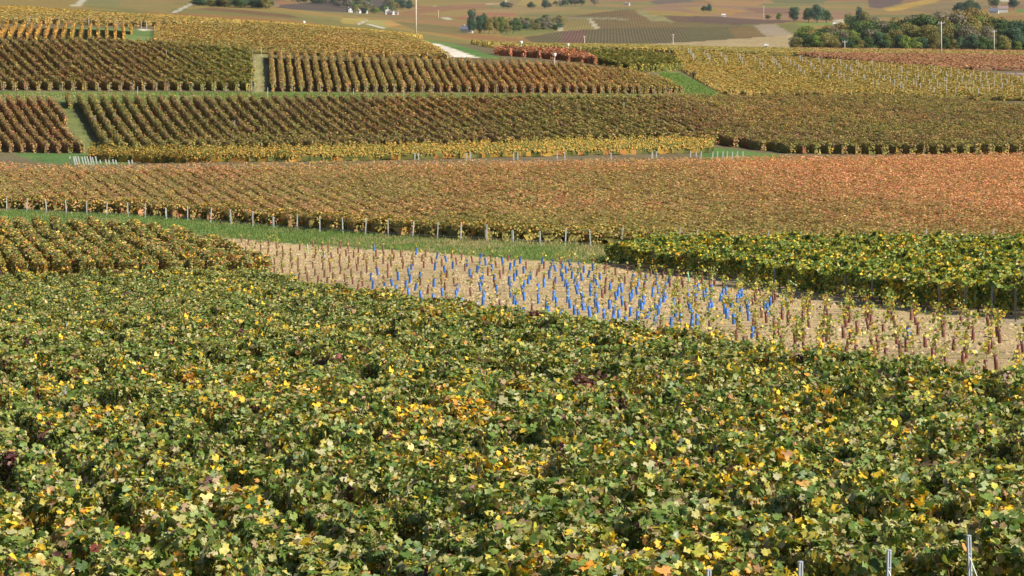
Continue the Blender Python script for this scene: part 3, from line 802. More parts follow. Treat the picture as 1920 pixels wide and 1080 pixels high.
def build_mass(runs, D, Q, name, label, colfn, h, w, dens, size, kw={}, calm=0.0):
    Vs, Cs, Fs, nv = [], [], [], 0
    for XY in runs:
        P, z, Nn, sz, sfr, hf = row_leaves(XY, D, Q, h, w, dens, size, **kw)
        if len(P) < 1: continue
        c = np.column_stack([P, zf(P[:, 0], P[:, 1]) + z])
        cc = colfn(P[:, 0], P[:, 1], hf, len(P)) * (0.78 + 0.44 * vnoise(P[:, 0], P[:, 1], 1.7, 92))[:, None]; cc = cc * (1 - calm) + cc.mean(0)[None] * calm
        V = quads(c, Nn, sz)
        Vs.append(V); Cs.append(cc); Fs.append(np.arange(len(V)).reshape(-1, 4) + nv); nv += len(V)
        V2, F2, cen = core_strip(XY, h * .74, w * 1.3, 1.2, 0.6)
        if len(F2):
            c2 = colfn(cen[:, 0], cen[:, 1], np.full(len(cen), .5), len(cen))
            Vs.append(V2); Cs.append(c2 * .5 + cc.mean(0)[None] * .3); Fs.append(F2 + nv); nv += len(V2)  # darker core colour stands in for shade beneath the leaves
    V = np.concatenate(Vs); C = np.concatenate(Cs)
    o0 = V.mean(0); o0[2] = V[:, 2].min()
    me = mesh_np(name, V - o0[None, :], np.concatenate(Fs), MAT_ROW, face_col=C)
    o = link(name, me, loc=tuple(o0))
    tag(o, label, 'vineyard', None, 'stuff')
    return o
build_mass(runs, D, Q, 'vineyard', 'wide pink and russet vineyard covering the valley floor behind the white posts', col_E, 1.0, 1.05, 52, 0.155, dict(low=0.1, uneven=0.10, nup=0.35), 0.25)

# ---- post meshes
def post_mesh(name, mat, h, w, cap=True):
    b = MB()
    # a folded steel profile: web and two flanges, with wire hooks and a pointed foot
    t = w * 0.28
    b.box(-w / 2, w / 2, -t / 2, t / 2, -0.25, h)
    b.box(-w / 2 - t * .2, -w / 2 + t, -w * 0.42, w * 0.42, -0.2, h - 0.004)
    b.box(w / 2 - t, w / 2 + t * .2, -w * 0.42, w * 0.42, -0.2, h - 0.004)
    for z in (0.35, 0.6, 0.85):
        if z < h - 0.1: b.box(-w * 0.62, w * 0.62, -w * 0.5, w * 0.5, h * z, h * z + w * 0.3)
    if cap: b.box(-w * 0.56, w * 0.56, -w * 0.5, w * 0.5, h + 0.003, h + w * 0.22)
    return b.mesh(name, mat)
POST_ROWEND = post_mesh('row_end_post', MAT_GREYPOST, 0.98, 0.055)
POST_WHITE = post_mesh('white_post', MAT_WHITEPOST, 1.14, 0.058)
POST_WHITE_S = post_mesh('short_white_post', MAT_WHITEPOST, 0.85, 0.085)
POST_STEEL = post_mesh('steel_post', MAT_STEEL, 1.34, 0.042)
POST_PALE = post_mesh('pale_post', MAT_WHITEPOST, 1.3, 0.085)
POST_DARK = post_mesh('dark_thin_post', MAT_DARKPOST, 1.2, 0.05)

# ---- G: brown-green rows sweeping across the middle slope
def col_G(x, y, hf, n):
    u, v = to_pix(x, y)
    a = fnoise(x, y, 14, 21); b = fnoise(x, y, 6, 22)
    left = np.clip((620 - u) / 260, 0, 1); g2 = fnoise(x, y, 9, 25)
    hot = np.clip(1 - np.hypot((u - 830) / 170, (v - 210) / 40), 0, 1) + np.clip(1 - np.hypot((u - 1500) / 260, (v - 225) / 40), 0, 1) * .6
    wr = np.clip((b - 0.56) * 3.2, 0.03, 1) + hot * 0.8
    wg = 1.7 + left * 0.9
    return choose(n, [(0.65 + 0.6 * a, BROWN), (wg * (.5 + g2), OLIVE), (np.clip((a - .42) * 3.5, 0.05, 1.2), PURPLE), (wr, REDD), (0.10 + 0.15 * b, YELL), (hot * 0.5, ORANGE), (0.25, GREENY)])
P_G = [(124, 192), (480, 193), (900, 192), (1290, 191), (1440, 192), (1690, 190), (1960, 212), (1960, 291), (1700, 291), (1480, 289), (1340, 272), (1240, 268), (1000, 275), (620, 286), (196, 289)]
runs, D, Q = plan_runs(P_G, 216, 345, (-0.30, 1.0), 1.32)
ROWS_G = build_rows(runs, D, Q, 'vine_row', 'brown and olive vine row on the slope above the yellow vines', 'vine row', 'vine rows sweeping over the middle slope', col_G,
           h=1.12, w=0.60, dens=52, size=0.17, kw=dict(low=0.03, gaps=0.006))
P_G2 = [(-20, 193), (100, 194), (156, 289), (-20, 287)]
def col_G2(x, y, hf, n):
    b = fnoise(x, y, 6, 23)
    return choose(n, [(0.9, BROWN), (0.5, PURPLE), (0.7, OLIVE), (np.clip((b - .5) * 3, .05, 1), REDD), (0.22, YELL)])
runs, D, Q = plan_runs(P_G2, 218, 264, (-0.36, 1.0), 1.14)
ROWS_G2 = build_rows(runs, D, Q, 'vine_row', 'russet vine row of the small block beside the grassy gap', 'vine row', 'russet vine rows beside the grassy gap', col_G2,
           h=1.0, w=0.48, dens=60, size=0.155, kw=dict(low=0.05))

# ---- H and I: upper blocks
def col_H(x, y, hf, n):
    u, v = to_pix(x, y)
    b = fnoise(x, y, 6, 31)
    right = np.clip((u - 250) / 180, 0, 1)
    return choose(n, [(0.7 * (1 - right) + .15, BROWN), (0.95 + right, OLIVE), (0.2 + .5 * right, GREENY), (np.clip((b - .54) * 3, .04, 1), REDD), (0.22, YELL), (0.35 * (1 - right), PURPLE)])
P_H = [(-20, 82), (200, 84), (330, 91), (472, 100), (476, 132), (478, 171), (-20, 170)]
runs, D, Q = plan_runs(P_H, 262, 312, (-0.46, 1.0), 1.36)
ROWS_H = build_rows(runs, D, Q, 'vine_row', 'olive and russet vine row slanting to the grass lane, far from the pale grassy gap', 'vine row', 'slanting vine rows of the upper left block', col_H,
           h=1.15, w=0.62, dens=54, size=0.175, post=POST_ROWEND, kw=dict(low=0.12))
def col_I(x, y, hf, n):
    u, v = to_pix(x, y)
    b = fnoise(x, y, 6, 33)
    mid = np.clip(1 - abs(u - 1000) / 240, 0, 1)
    rt = np.clip((u - 1130) / 110, 0, 1)
    return choose(n, [(0.75, BROWN), (0.8 + .7 * rt, OLIVE), (np.clip((b - .5) * 2.5, .08, 1) + mid * .9, REDD), (0.16 + rt * .5, YELL), (0.12 * (1 - rt), ORANGE), (.25, OLIVE)])
P_I = [(500, 108), (700, 115), (850, 123), (940, 126), (1080, 131), (1180, 143), (1240, 156), (1284, 177), (1200, 177), (900, 174), (502, 173)]
runs, D, Q = plan_runs(P_I, 262, 335, (-0.125, 1.0), 1.18)
ROWS_I = build_rows(runs, D, Q, 'vine_row', 'rust brown vine row running uphill, far from the pale grassy gap', 'vine row', 'rust brown vine rows of the upper right block', col_I,
           h=1.12, w=0.62, dens=54, size=0.175, post=POST_ROWEND, kw=dict(low=0.12))

def number_rows(objs, txt, rev=False, m=16):
    for i, o in enumerate(list(reversed(objs))[:m] if rev else objs[:m]): o['label'] = txt % ordinal(i + 1)
number_rows(ROWS_G, 'brown and olive vine row below the grass lane, %s from the grassy gap')
number_rows(ROWS_G2, 'russet vine row of the small block, %s from the grassy gap', True)
number_rows(ROWS_H, 'olive and russet vine row slanting to the grass lane, %s from the pale grassy gap', True)
number_rows(ROWS_I, 'rust brown vine row running uphill from the lane, %s from the pale grassy gap')

# ---- J: orange rows on bright grass, top left
P_J = [(-20, 53), (120, 54), (252, 59), (246, 66), (243, 76), (-20, 74)]
runs, D, Q = plan_runs(P_J, 306, 346, (-0.19, 1.0), 1.25)
build_rows(runs, D, Q, 'vine_row', 'orange vine row on bright green grass at the hilltop', 'vine row', 'orange vine rows on bright grass', lambda x, y, hf, n: 0.82 * choose(n, [(.8, ORANGE), (.5, YELL), (.25, BROWN), (.2, OLIVE)]),
           h=1.1, w=0.36, dens=48, size=0.2, kw=dict(low=0.05))
# ---- M: red block and green block
P_M = [(925, 101), (1060, 103), (1100, 109), (1130, 128), (1080, 127), (1000, 122), (950, 118)]
runs, D, Q = plan_runs(P_M, 322, 425, (-1.3, 1.0), 1.35)
build_rows(runs, D, Q, 'vine_row', 'dark red vine row in the small block by the white track', 'vine row', 'dark red vine rows beside the track', lambda x, y, hf, n: choose(n, [(1, REDD), (.5, BROWN), (.25, PURPLE)]),
           h=1.15, w=0.55, dens=30, size=0.3, kw=dict(low=0.1))
P_M2 = [(1090, 107), (1200, 107), (1262, 114), (1280, 132), (1235, 136), (1180, 134), (1130, 124)]
runs, D, Q = plan_runs(P_M2, 315, 425, (-0.5, 1.0), 1.3)
build_rows(runs, D, Q, 'vine_row', 'dark green vine row in the small block above the rust brown rows', 'vine row', 'dark green vine rows beside the red block', lambda x, y, hf, n: 0.75 * choose(n, [(1, GREENY), (.4, OLIVE), (.1, YELL)]),
           h=1.2, w=0.6, dens=30, size=0.3, kw=dict(low=0.1))

# ---- F: yellow rows between the pink field and the middle slope
def col_F(x, y, hf, n):
    b = fnoise(x, y, 7, 41)
    return choose(n, [(0.75, YELL), (np.clip((b - .4) * 3, .35, 1), ORANGE), (1.1, OLIVE), (.3, GREENY)]) * 0.88
def hrow_runs(u0, u1, vfun, k, dd):
    runs = []
    for i in range(k):
        pts = []
        for u in np.linspace(u0, u1, 60):
            x, y = pix_ground(u, vfun(u), 205, 250)
            pts.append((x * (y + i * dd) / y, y + i * dd))
        runs.append(np.array(pts))
    return runs
# each yellow row follows the contour: built piecewise along its own line
def build_contour_row(pts, name, label, group, colfn, h, w, dens, size):
    Ps, Zs, Ns, Ss, Hs = [], [], [], [], []
    for a, b in zip(pts[:-1], pts[1:]):
        D = (b - a) / np.linalg.norm(b - a); Q = np.array((D[1], -D[0]))
        P, z, Nn, sz, _, hf = row_leaves(np.array([a, b]), D, Q, h, w, dens, size, low=0.02, gaps=0.0, ends=0)
        Ps.append(P); Zs.append(z); Ns.append(Nn); Ss.append(sz); Hs.append(hf)
    P = np.concatenate(Ps); z = np.concatenate(Zs)
    o0 = np.array((pts[0][0], pts[0][1], z1(*pts[0])))
    c = np.column_stack([P, zf(P[:, 0], P[:, 1]) + z]) - o0
    V = quads(c, np.concatenate(Ns), np.concatenate(Ss))
    C1 = colfn(P[:, 0], P[:, 1], np.concatenate(Hs), len(P)); Fq = [np.arange(len(V)).reshape(-1, 4)]; Vl = [V]; nv = len(V); Cl = [C1]
    for a, b in zip(pts[:-1:2], pts[2::2]):
        V2, F2, cen = core_strip(np.array([a - (b - a) * .06, b + (b - a) * .06]), h * .8, w * .7, .5, 0.0)
        if len(F2):
            Vl.append(V2 - o0); Fq.append(F2 + nv); nv += len(V2); Cl.append(colfn(cen[:, 0], cen[:, 1], np.full(len(cen), .5), len(cen)) * .6)  # shaded interior put into the colour of the added core
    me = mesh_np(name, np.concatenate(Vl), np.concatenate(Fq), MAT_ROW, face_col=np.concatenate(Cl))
    return tag(link(name, me, loc=tuple(o0)), label, 'vine row', group)
for i, R in enumerate(hrow_runs(168, 1335, lambda u: 304 - 0.0115 * (u - 168) + 4 * math.sin(u / 300), 7, 1.6)):
    R = R[int(2.6 * max(0, 2 - i)):][: 60 if i > 2 else 58 + i]
    build_contour_row(R, 'vine_row', 'golden yellow vine row along the foot of the middle slope', 'golden vine rows along the slope foot', col_F, 1.05, 0.55, 120 if i == 0 else 60, 0.16)

# leafy front edge of the pink vineyard behind the white posts
FE = np.array([pix_ground(u, float(np.interp(u, [-200, 0, 300, 640, 900, 1110, 1440, 2000], [383, 391, 404, 432, 447, 457, 470, 470])) - 1, 124, 185) for u in np.linspace(-20, 1500, 90)])
build_contour_row(FE, 'vine_row', 'leafy yellow green front edge of the pink vineyard behind the white posts', None,
                  lambda x, y, hf, n: choose(n, [(1.0, OLIVE), (0.6, YELL), (0.6, GREENY), (np.clip((fnoise(x, y, 5, 44) - .45) * 4, .1, 1), ORANGE), (.2, REDD)]), 0.98, 0.7, 110, 0.165)

# ---- far vine cover that reads as one mass
def far_mass(poly, d0, d1, direc, spacing, label, colfn, h=0.9, w=1.1, dens=12, size=0.45, kw=dict(low=0.3, uneven=0.06, nup=0.7, box=0.3)):
    runs, D, Q = plan_runs(poly, d0, d1, direc, spacing, step=1.0)
    if runs: build_mass(runs, D, Q, 'vineyard', label, colfn, h, w, dens, size, kw, 0.35)
def col_L(x, y, hf, n):
    b = fnoise(x, y * .5, 14, 51); c = fnoise(x, y * .5, 8, 52)
    return choose(n, [(1.3, OLIVE), (np.clip((b - .46) * 3.2, .1, 1.0), ORANGE), (0.7, BROWN), (np.clip((c - .55) * 3.5, .03, 1), REDD), (0.22, YELL)]) * 0.92
far_mass([(292, 56), (400, 52), (520, 52), (640, 62), (760, 72), (795, 84), (822, 98), (850, 114), (700, 108), (500, 102), (330, 88), (290, 84)], 304, 445, (1.0, -0.25), 1.15,
         'orange and olive vines covering the rise left of the white track', col_L, dens=17, size=0.3)
far_mass([(-60, 14), (30, 18), (200, 31), (330, 36), (450, 44), (445, 50), (300, 50), (255, 50), (120, 45), (-90, 44)], 335, 490, (1.0, -0.1), 1.2,
         'yellow and olive vines along the hilltop above the orange rows', lambda x, y, hf, n: choose(n, [(np.clip((y - 385) / 60, .1, 1.6), YELL), (0.8, OLIVE), (0.5, BROWN), (0.15, ORANGE)]), dens=12, size=0.36)
far_mass([(440, 44), (560, 50), (700, 62), (800, 70), (785, 76), (640, 62), (520, 52)], 370, 500, (1.0, -0.1), 1.3,
         'thin yellow band of vines along the crest behind the orange rise', lambda x, y, hf, n: choose(n, [(1, YELL), (0.7, OLIVE), (0.4, BROWN)]), dens=12, size=0.36)
def col_R(x, y, hf, n):
    b = fnoise(x, y * .4, 18, 55)
    return choose(n, [(0.9, OLIVE), (np.clip((b - .45) * 3, .1, 1), YELL), (0.45, BROWN), (.3, GREENY)])
far_mass([(790, 70), (1000, 83), (1280, 90), (1500, 95), (1500, 106), (1280, 100), (1210, 98), (1090, 95), (930, 92), (870, 80)], 380, 620, (1.0, -0.12), 1.5,
         'olive yellow vines along the crest between the track and the beige field', col_R, dens=11, size=0.44)
def col_P(x, y, hf, n):
    b = fnoise(x, y * .5, 12, 57)
    return 0.86 * choose(n, [(0.5, YELL), (1.1, OLIVE), (np.clip((b - .5) * 3, .05, 1), GREENY), (0.35, BROWN), (.2, ORANGE)])
P_P = [(1262, 100), (1400, 108), (1560, 118), (1760, 132), (1950, 154), (1950, 210), (1920, 206), (1760, 190), (1690, 181), (1540, 158), (1420, 136), (1275, 126)]
far_mass(P_P, 320, 450, (1.0, -0.3), 1.15, 'yellow vines with rows of pale posts on the right-hand slope', col_P, dens=10, size=0.36)
far_mass([(1262, 124), (1300, 126), (1420, 138), (1540, 160), (1690, 182), (1360, 182), (1320, 160)], 300, 420, (1.0, -0.35), 1.25, 'olive and orange vines in the triangle beside the bright grass slope',
         lambda x, y, hf, n: 0.86 * choose(n, [(1.2, OLIVE), (0.45, YELL), (0.4, ORANGE), (.3, BROWN)]), dens=13, size=0.32)
far_mass([(1480, 103), (1600, 103), (1950, 106), (1950, 138), (1760, 130), (1600, 116)], 420, 560, (1.0, -0.1), 1.4, 'reddish brown vines on the slope below the utility poles',
         lambda x, y, hf, n: choose(n, [(1, PURPLE), (0.7, BROWN), (0.4, REDD), (.2, OLIVE)]), dens=9, size=0.42)
far_mass([(1490, 95), (1920, 100), (1950, 100), (1950, 111), (1900, 110), (1600, 107), (1490, 105)], 480, 640, (1.0, -0.05), 1.8, 'straw and brown vines in front of the wood',
         lambda x, y, hf, n: choose(n, [(np.clip((y - 545) / 25, 0.02, 1), PURPLE), (np.clip((565 - y) / 25, .05, 1), OLIVE), (0.4, BROWN), (.25, YELL)]), dens=9, size=0.48)

# ------------------------------------------------------------------ near vines: plants built leaf by leaf, shared between the rows
LEAF_OUT = []
for ang, r in [(-90, 0.12), (-58, 0.42), (-25, 0.40), (2, 0.50), (25, 0.36), (52, 0.47), (72, 0.36), (90, 0.55), (108, 0.36), (128, 0.47), (155, 0.36), (178, 0.50), (205, 0.40), (238, 0.42)]:
    LEAF_OUT.append((math.cos(math.radians(ang)) * r, math.sin(math.radians(ang)) * r))
LEAF_OUT = np.array(LEAF_OUT)
LEAF_MID = np.array([(0, -0.18), (0.42, -0.22), (0.42, 0.22), (0, 0.52), (-0.42, 0.22), (-0.42, -0.22)])

def leaf_batch(c, nrm, size, outline, fold=0.25, curl=0.35):
    """one fan of triangles per leaf, folded along the midrib, hanging tip-down"""
    n = len(c); k = len(outline)
    nrm = nrm / np.linalg.norm(nrm, axis=1, keepdims=True)
    dn = np.tile(np.array((0, 0, -1.0)), (n, 1)) + rng.normal(size=(n, 3)) * 0.75
    t = dn - nrm * (dn * nrm).sum(1, keepdims=True)
    t /= np.maximum(np.linalg.norm(t, axis=1, keepdims=True), 1e-5)
    a = np.cross(t, nrm)
    sz = size[:, None, None]
    ox = outline[None, :, 0:1] * (0.85 + 0.3 * rng.random((n, 1, 1))); oy = outline[None, :, 1:2]
    fo = (fold * (0.2 + 1.6 * rng.random((n, 1, 1)))); cu_ = curl * (rng.random((n, 1, 1)) * 2 - 0.6)
    oz = np.abs(ox) * fo - (ox ** 2 + oy ** 2) * cu_ * 1.3
    oz = oz + (rng.random((n, k, 1)) - 0.5) * 0.10
    V = c[:, None, :] + sz * (ox * a[:, None, :] + oy * t[:, None, :] + oz * nrm[:, None, :])
    V = np.concatenate([c[:, None, :], V], 1)          # centre first
    kk = k + 1
    base = (np.arange(n) * kk)[:, None, None]
    tri = np.array([(0, 1 + i, 1 + (i + 1) % k) for i in range(k)])[None]
    return V.reshape(-1, 3), (base + tri).reshape(-1, 3), k

def make_vine(name, mat, nleaf, size, hi, h=1.12, w=0.46, L=1.12, canes=10, low=0.2, trunk=True):
    n = nleaf
    y = (rng.random(n) - 0.5) * L * 1.12
    hh = h * (1 + 0.10 * np.sin(y * 5 + rng.random() * 6) + 0.05 * rng.normal())
    ww = w * (1 + 0.25 * np.sin(y * 4 + rng.random() * 6))
    r = rng.random(n)
    side = np.where(rng.random(n) < 0.5, -1.0, 1.0)
    top = r < 0.34; inn = r > 0.88
    x = np.where(top, (rng.random(n) - .5) * ww * 1.05, side * ww * 0.5 * (0.8 + 0.45 * rng.random(n)))
    x = np.where(inn, x * 0.5, x)
    z = np.where(top, hh * (0.90 + 0.15 * rng.random(n)), hh * (low + (1 - low) * rng.random(n) ** 0.75))
    # a few shoots stand proud of the clipped hedge
    nx = np.where(top, rng.normal(size=n) * .6, side + rng.normal(size=n) * .55)
    ny = rng.normal(size=n) * .6
    nz = np.where(top, 0.85 + rng.normal(size=n) * .5, 0.40 + rng.normal(size=n) * .5)
    c = np.column_stack([x, y, z]); nr = np.column_stack([nx, ny, nz])
    sz = size * (0.48 + 1.15 * rng.random(n) ** 1.7)
    V, T, k = leaf_batch(c, nr, sz, LEAF_OUT if hi else LEAF_MID)
    rnd = np.repeat(rng.random(n), k)
    b = MB()
    if trunk:
        b.tube([(0, 0, -0.12), (0.02, 0.01, 0.2), (-0.02, 0.03, 0.42), (0.0, 0.2, 0.52), (0.01, 0.45, 0.55)], [0.035, 0.03, 0.028, 0.018, 0.012], 6, 1)
        b.tube([(-0.02, 0.03, 0.42), (0, -0.2, 0.52), (0, -0.45, 0.54)], [0.024, 0.016, 0.01], 5, 1)
    for i in range(canes):
        y0 = random.uniform(-.5, .5) * L; x0 = random.uniform(-.12, .12)
        top_z = h * random.uniform(0.85, 1.13)
        b.tube([(x0 * .4, y0, 0.5), (x0, y0 + random.uniform(-.1, .1), top_z * .8), (x0 + random.uniform(-.16, .16), y0 + random.uniform(-.22, .22), top_z)], [0.006, 0.005, 0.003], 3, 2, cap=False)
    nv = len(V)
    bv = np.array(b.v, float).reshape(-1, 3) if b.v else np.zeros((0, 3))
    # group the wood faces by size
    fl = [T.astype(np.int64)]; mi = [np.zeros(len(T), int)]; rr = [rnd]
    for s_ in (3, 4, 5, 6):
        fs = [(f, m) for f, m in zip(b.f, b.m) if len(f) == s_]
        if fs:
            fl.append(np.array([f for f, _ in fs]) + nv); mi.append(np.array([m for _, m in fs])); rr.append(np.zeros(len(fs)))
    return mesh_np(name, np.vstack([V, bv]), fl, [mat, MAT_WOOD, MAT_CANE], face_rnd=np.concatenate(rr), mat_idx=np.concatenate(mi))

VINE_A_HI = [make_vine('vine', MAT_A, 880, 0.108, True, canes=22, w=0.50) for _ in range(8)]
VINE_A_LO = [make_vine('vine', MAT_A, 820, 0.110, False, canes=10, w=0.50) for _ in range(8)]
VINE_B = [make_vine('vine', MAT_B, 460, 0.14, False, h=1.05, w=0.48, canes=4, low=0.1) for _ in range(6)]
VINE_C = [make_vine('vine', MAT_C, 430, 0.155, False, h=1.06, w=0.46, canes=3, low=0.24) for _ in range(6)]

def vine_rows(lines, D, vines_fn, label, group, step=1.1, vine_label=None, wire_h=None):
    out = []
    ang = math.atan2(-D[0], D[1])
    for XY in lines:
        a, b = XY
        L = np.linalg.norm(b - a); nn = max(1, int(L / step))
        root = link('vine_row', None, loc=(a[0], a[1], z1(*a)))
        tag(root, label, 'vine row', group)
        rz = root.location.copy()
        for i in range(nn):
            p = a + D * (i + 0.5) * step
            z = z1(*p)
            me = vines_fn(p, i)
            if me is None: continue
            o = link('vine', me, parent=root)
            o.location = (p[0] - rz[0] + random.gauss(0, .07), p[1] - rz[1], z - rz[2] - 0.02)
            g = math.atan2(z1(*(p + D * .5)) - z1(*(p - D * .5)), 1.0)
            M = Matrix.Rotation(ang + (PI if random.random() < .5 else 0) + random.uniform(-.06, .06), 4, 'Z')
            o.rotation_euler = M.to_euler()
            sc = random.gauss(1.0, .085)
            o.scale = (random.uniform(.9, 1.42), 1.08, min(1.2, max(.8, sc)))
        if wire_h:
            for h in wire_h:
                w_ = MB()
                pts = [a + D * t for t in np.linspace(-0.3, L, max(2, int(L / 6)))]
                w_.tube([(p[0] - rz[0], p[1] - rz[1], z1(*p) + h - rz[2]) for p in pts], [0.004] * len(pts), 4, 0, cap=False)
                link('wire', w_.mesh('wire', MAT_WIRE), parent=root)
        out.append((root, a, b))
    return out

# ---- A: the green vineyard in front
DA = np.array((-0.345, 1.0)); DA /= np.linalg.norm(DA)
QA = np.array((DA[1], -DA[0]))
def field_A_lines():
    p_last = np.array((10.56, 44.0)) ; q_last = p_last @ QA
    lines = []
    q = q_last
    while True:
        # ends: nearer end on the line perpendicular to the rows, farther end behind the left block
        s0 = np.array((0.0, 23.2)) @ DA
        pts = [q * QA + DA * s for s in np.arange(s0, s0 + 125, 0.5)]
        ok = [p for p in pts if (abs(p[0]) < p[1] * 0.262 + 1.2) and p[1] < 120.5]
        if len(ok) < 4:
            if q < -12: break
            q -= 1.12; continue
        lines.append(np.array([ok[0], ok[-1]])); q -= 1.12
        if q < -12: break
    return lines
def pick_A(p, i):
    if random.random() < 0.012: return None
    return random.choice(VINE_A_HI if p[1] < 46 else VINE_A_LO)
A_LINES = field_A_lines()
A_ROWS = vine_rows(A_LINES, DA, pick_A, 'green vine row', 'green vine rows in front', wire_h=(0.55, 1.0))
for i, r in enumerate(A_ROWS):
    r[0]['label'] = 'outermost green leafy vine row bordering the bare soil plot' if i == 0 else 'green and yellow leafy vine row, %s in from the bare soil plot' % ordinal(i + 1)

# ---- B: the olive brown block on the left
P_B = [(-30, 430), (100, 434), (230, 440), (330, 448), (420, 480), (496, 516), (500, 525), (300, 525), (-30, 525)]
runs, D, Q = plan_runs(P_B, 118, 170, (-0.33, 1.0), 1.22)
B_ROWS = vine_rows([np.array([r[0], r[-1]]) for r in runs], D, lambda p, i: random.choice(VINE_B),
                   'olive brown vine row in the small block beside the bare soil plot', 'olive brown vine rows of the left block')

# ---- C: the yellow green block on the right
P_C = [(1108, 490), (1300, 517), (1500, 552), (1700, 578), (1985, 606), (1985, 474), (1700, 474), (1440, 476), (1260, 470)]
runs, D, Q = plan_runs(P_C, 66, 140, (-0.345, 1.0), 1.25)
C_ROWS = vine_rows([np.array([r[0], r[-1]]) for r in runs], D, lambda p, i: random.choice(VINE_C) if random.random() > .02 else None,
                   'yellow green leafy vine row above the bare soil plot', 'yellow green vine rows of the right block')
for rows, txt in ((B_ROWS, 'olive brown vine row of the small block, %s from the bare soil plot'), (C_ROWS, 'yellow green leafy vine row, %s up from the bare soil plot')):
    key = (lambda r: -(r[1] @ QA)) if rows is B_ROWS else (lambda r: (r[1] @ QA))
    for i, r in enumerate(sorted(rows, key=key)): r[0]['label'] = txt % ordinal(i + 1)
print('rows A B C', len(A_ROWS), len(B_ROWS), len(C_ROWS))

# ------------------------------------------------------------------ single large leaves and grape bunches on the nearest vines
def leaf_mesh(name, mat):
    V, T, k = leaf_batch(np.zeros((1, 3)), np.array([[0, 0, 1.0]]), np.array([1.0]), LEAF_OUT, 0.3, 0.3)
    return mesh_np(name, V, T, mat, face_rnd=np.full(len(T), 0.0))
def mat_leaf_single(name, stops):
    m, nt, out = new_mat(name)
    oi = N(nt, 'ShaderNodeObjectInfo')
    r = ramp(nt, oi.outputs['Random'], stops)
    geo = N(nt, 'ShaderNodeNewGeometry')
    no = N(nt, 'ShaderNodeTexNoise'); no.inputs['Scale'].default_value = 22; no.inputs['Detail'].default_value = 4
    nt.links.new(geo.outputs['Position'], no.inputs['Vector'])
    mr = N(nt, 'ShaderNodeMapRange'); mr.inputs[1].default_value = .3; mr.inputs[2].default_value = .7; mr.inputs[3].default_value = .65; mr.inputs[4].default_value = 1.3
    nt.links.new(no.outputs[0], mr.inputs[0])
    vm = N(nt, 'ShaderNodeVectorMath', operation='SCALE'); nt.links.new(r.outputs[0], vm.inputs[0]); nt.links.new(mr.outputs[0], vm.inputs['Scale'])
    leaf_output(nt, out, vm.outputs[0], 0.42, 0.5, 0.3)
    return m
MAT_L1 = mat_leaf_single('large_leaf', [(0, (0.06, 0.12, 0.022)), (.25, (0.10, 0.17, 0.035)), (.5, (0.17, 0.22, 0.06)), (.68, (0.30, 0.29, 0.05)), (.8, (0.58, 0.40, 0.03)), (.9, (0.52, 0.25, 0.05)), (.95, (0.22, 0.15, 0.08))])
LEAVES = [leaf_mesh('leaf', MAT_L1) for _ in range(6)]
cnt = 0
bunch = None
b = MB()
for i in range(34):
    t = i / 34
    r_ = 0.045 * (1 - t) + 0.012; an = i * 2.4
    cx, cy, cz = r_ * math.cos(an), r_ * math.sin(an), -0.16 * t
    vs = []; fs = []
    rr = 0.011
    vs = [(cx, cy, cz + rr), (cx + rr, cy, cz), (cx, cy + rr, cz), (cx - rr, cy, cz), (cx, cy - rr, cz), (cx, cy, cz - rr)]
    b.add(vs, [(0, 1, 2), (0, 2, 3), (0, 3, 4), (0, 4, 1), (5, 2, 1), (5, 3, 2), (5, 4, 3), (5, 1, 4)])
b.tube([(0, 0, 0.06), (0, 0, -0.1)], [0.003, 0.003], 4)
GRAPES = b.mesh('grape_bunch', MAT_GRAPE, True)
near_rows = [r for r in A_ROWS if r[1][1] < 30]
tries = 0
while cnt < 300 and tries < 9000 and near_rows:
    tries += 1
    root, a, bb = random.choice(near_rows)
    s = random.random() ** 1.4 * 9
    p = a + DA * s
    z = z1(*p)
    side = random.choice((-1, 1)); h = random.uniform(0.55, 1.2)
    off = QA * side * random.uniform(0.2, 0.32) if h < 1.1 else QA * random.uniform(-.2, .2)
    q = p + off
    u, v = 960 + F * q[0] / q[1], HZ - F * (z + h) / q[1]
    if not (-5 < u < 1925 and v < 1090): continue
    o = link('leaf', random.choice(LEAVES), parent=root)
    o.location = (q[0] - root.location.x, q[1] - root.location.y, z + h - root.location.z)
    nrm = Vector((QA[0] * side * (1 if h < 1.1 else .2) + random.gauss(0, .4), QA[1] * side * .6 - .5 + random.gauss(0, .4), 0.5 + random.random() * .6)).normalized()
    q_ = nrm.to_track_quat('Z', 'Y')
    o.rotation_euler = (q_.to_matrix() @ Matrix.Rotation(random.uniform(2.2, 4.1), 3, 'Z')).to_euler()
    k = random.uniform(.12, .19); o.scale = (k, k, k)
    cnt += 1
for i in range(46):
    root, a, bb = random.choice(near_rows)
    s = random.random() * 12; p = a + DA * s; side = random.choice((-1, 1)); q = p + QA * side * .27
    h = random.uniform(.6, 1.1)
    o = link('grape_bunch', GRAPES, parent=root)
    o.location = (q[0] - root.location.x, q[1] - root.location.y, z1(*p) + h - root.location.z)
    o.rotation_euler = (0, 0, random.random() * 6)

# ------------------------------------------------------------------ posts
def put_post(me, x, y, label, group, name='vineyard_post', lean=(0, 0), rz=0.0, sc=1.0):
    o = link(name, me, loc=(x, y, z1(x, y) - 0.01))
    o.rotation_euler = (lean[0], lean[1], rz); o.scale = (1, 1, sc)
    return tag(o, label, 'post', group)
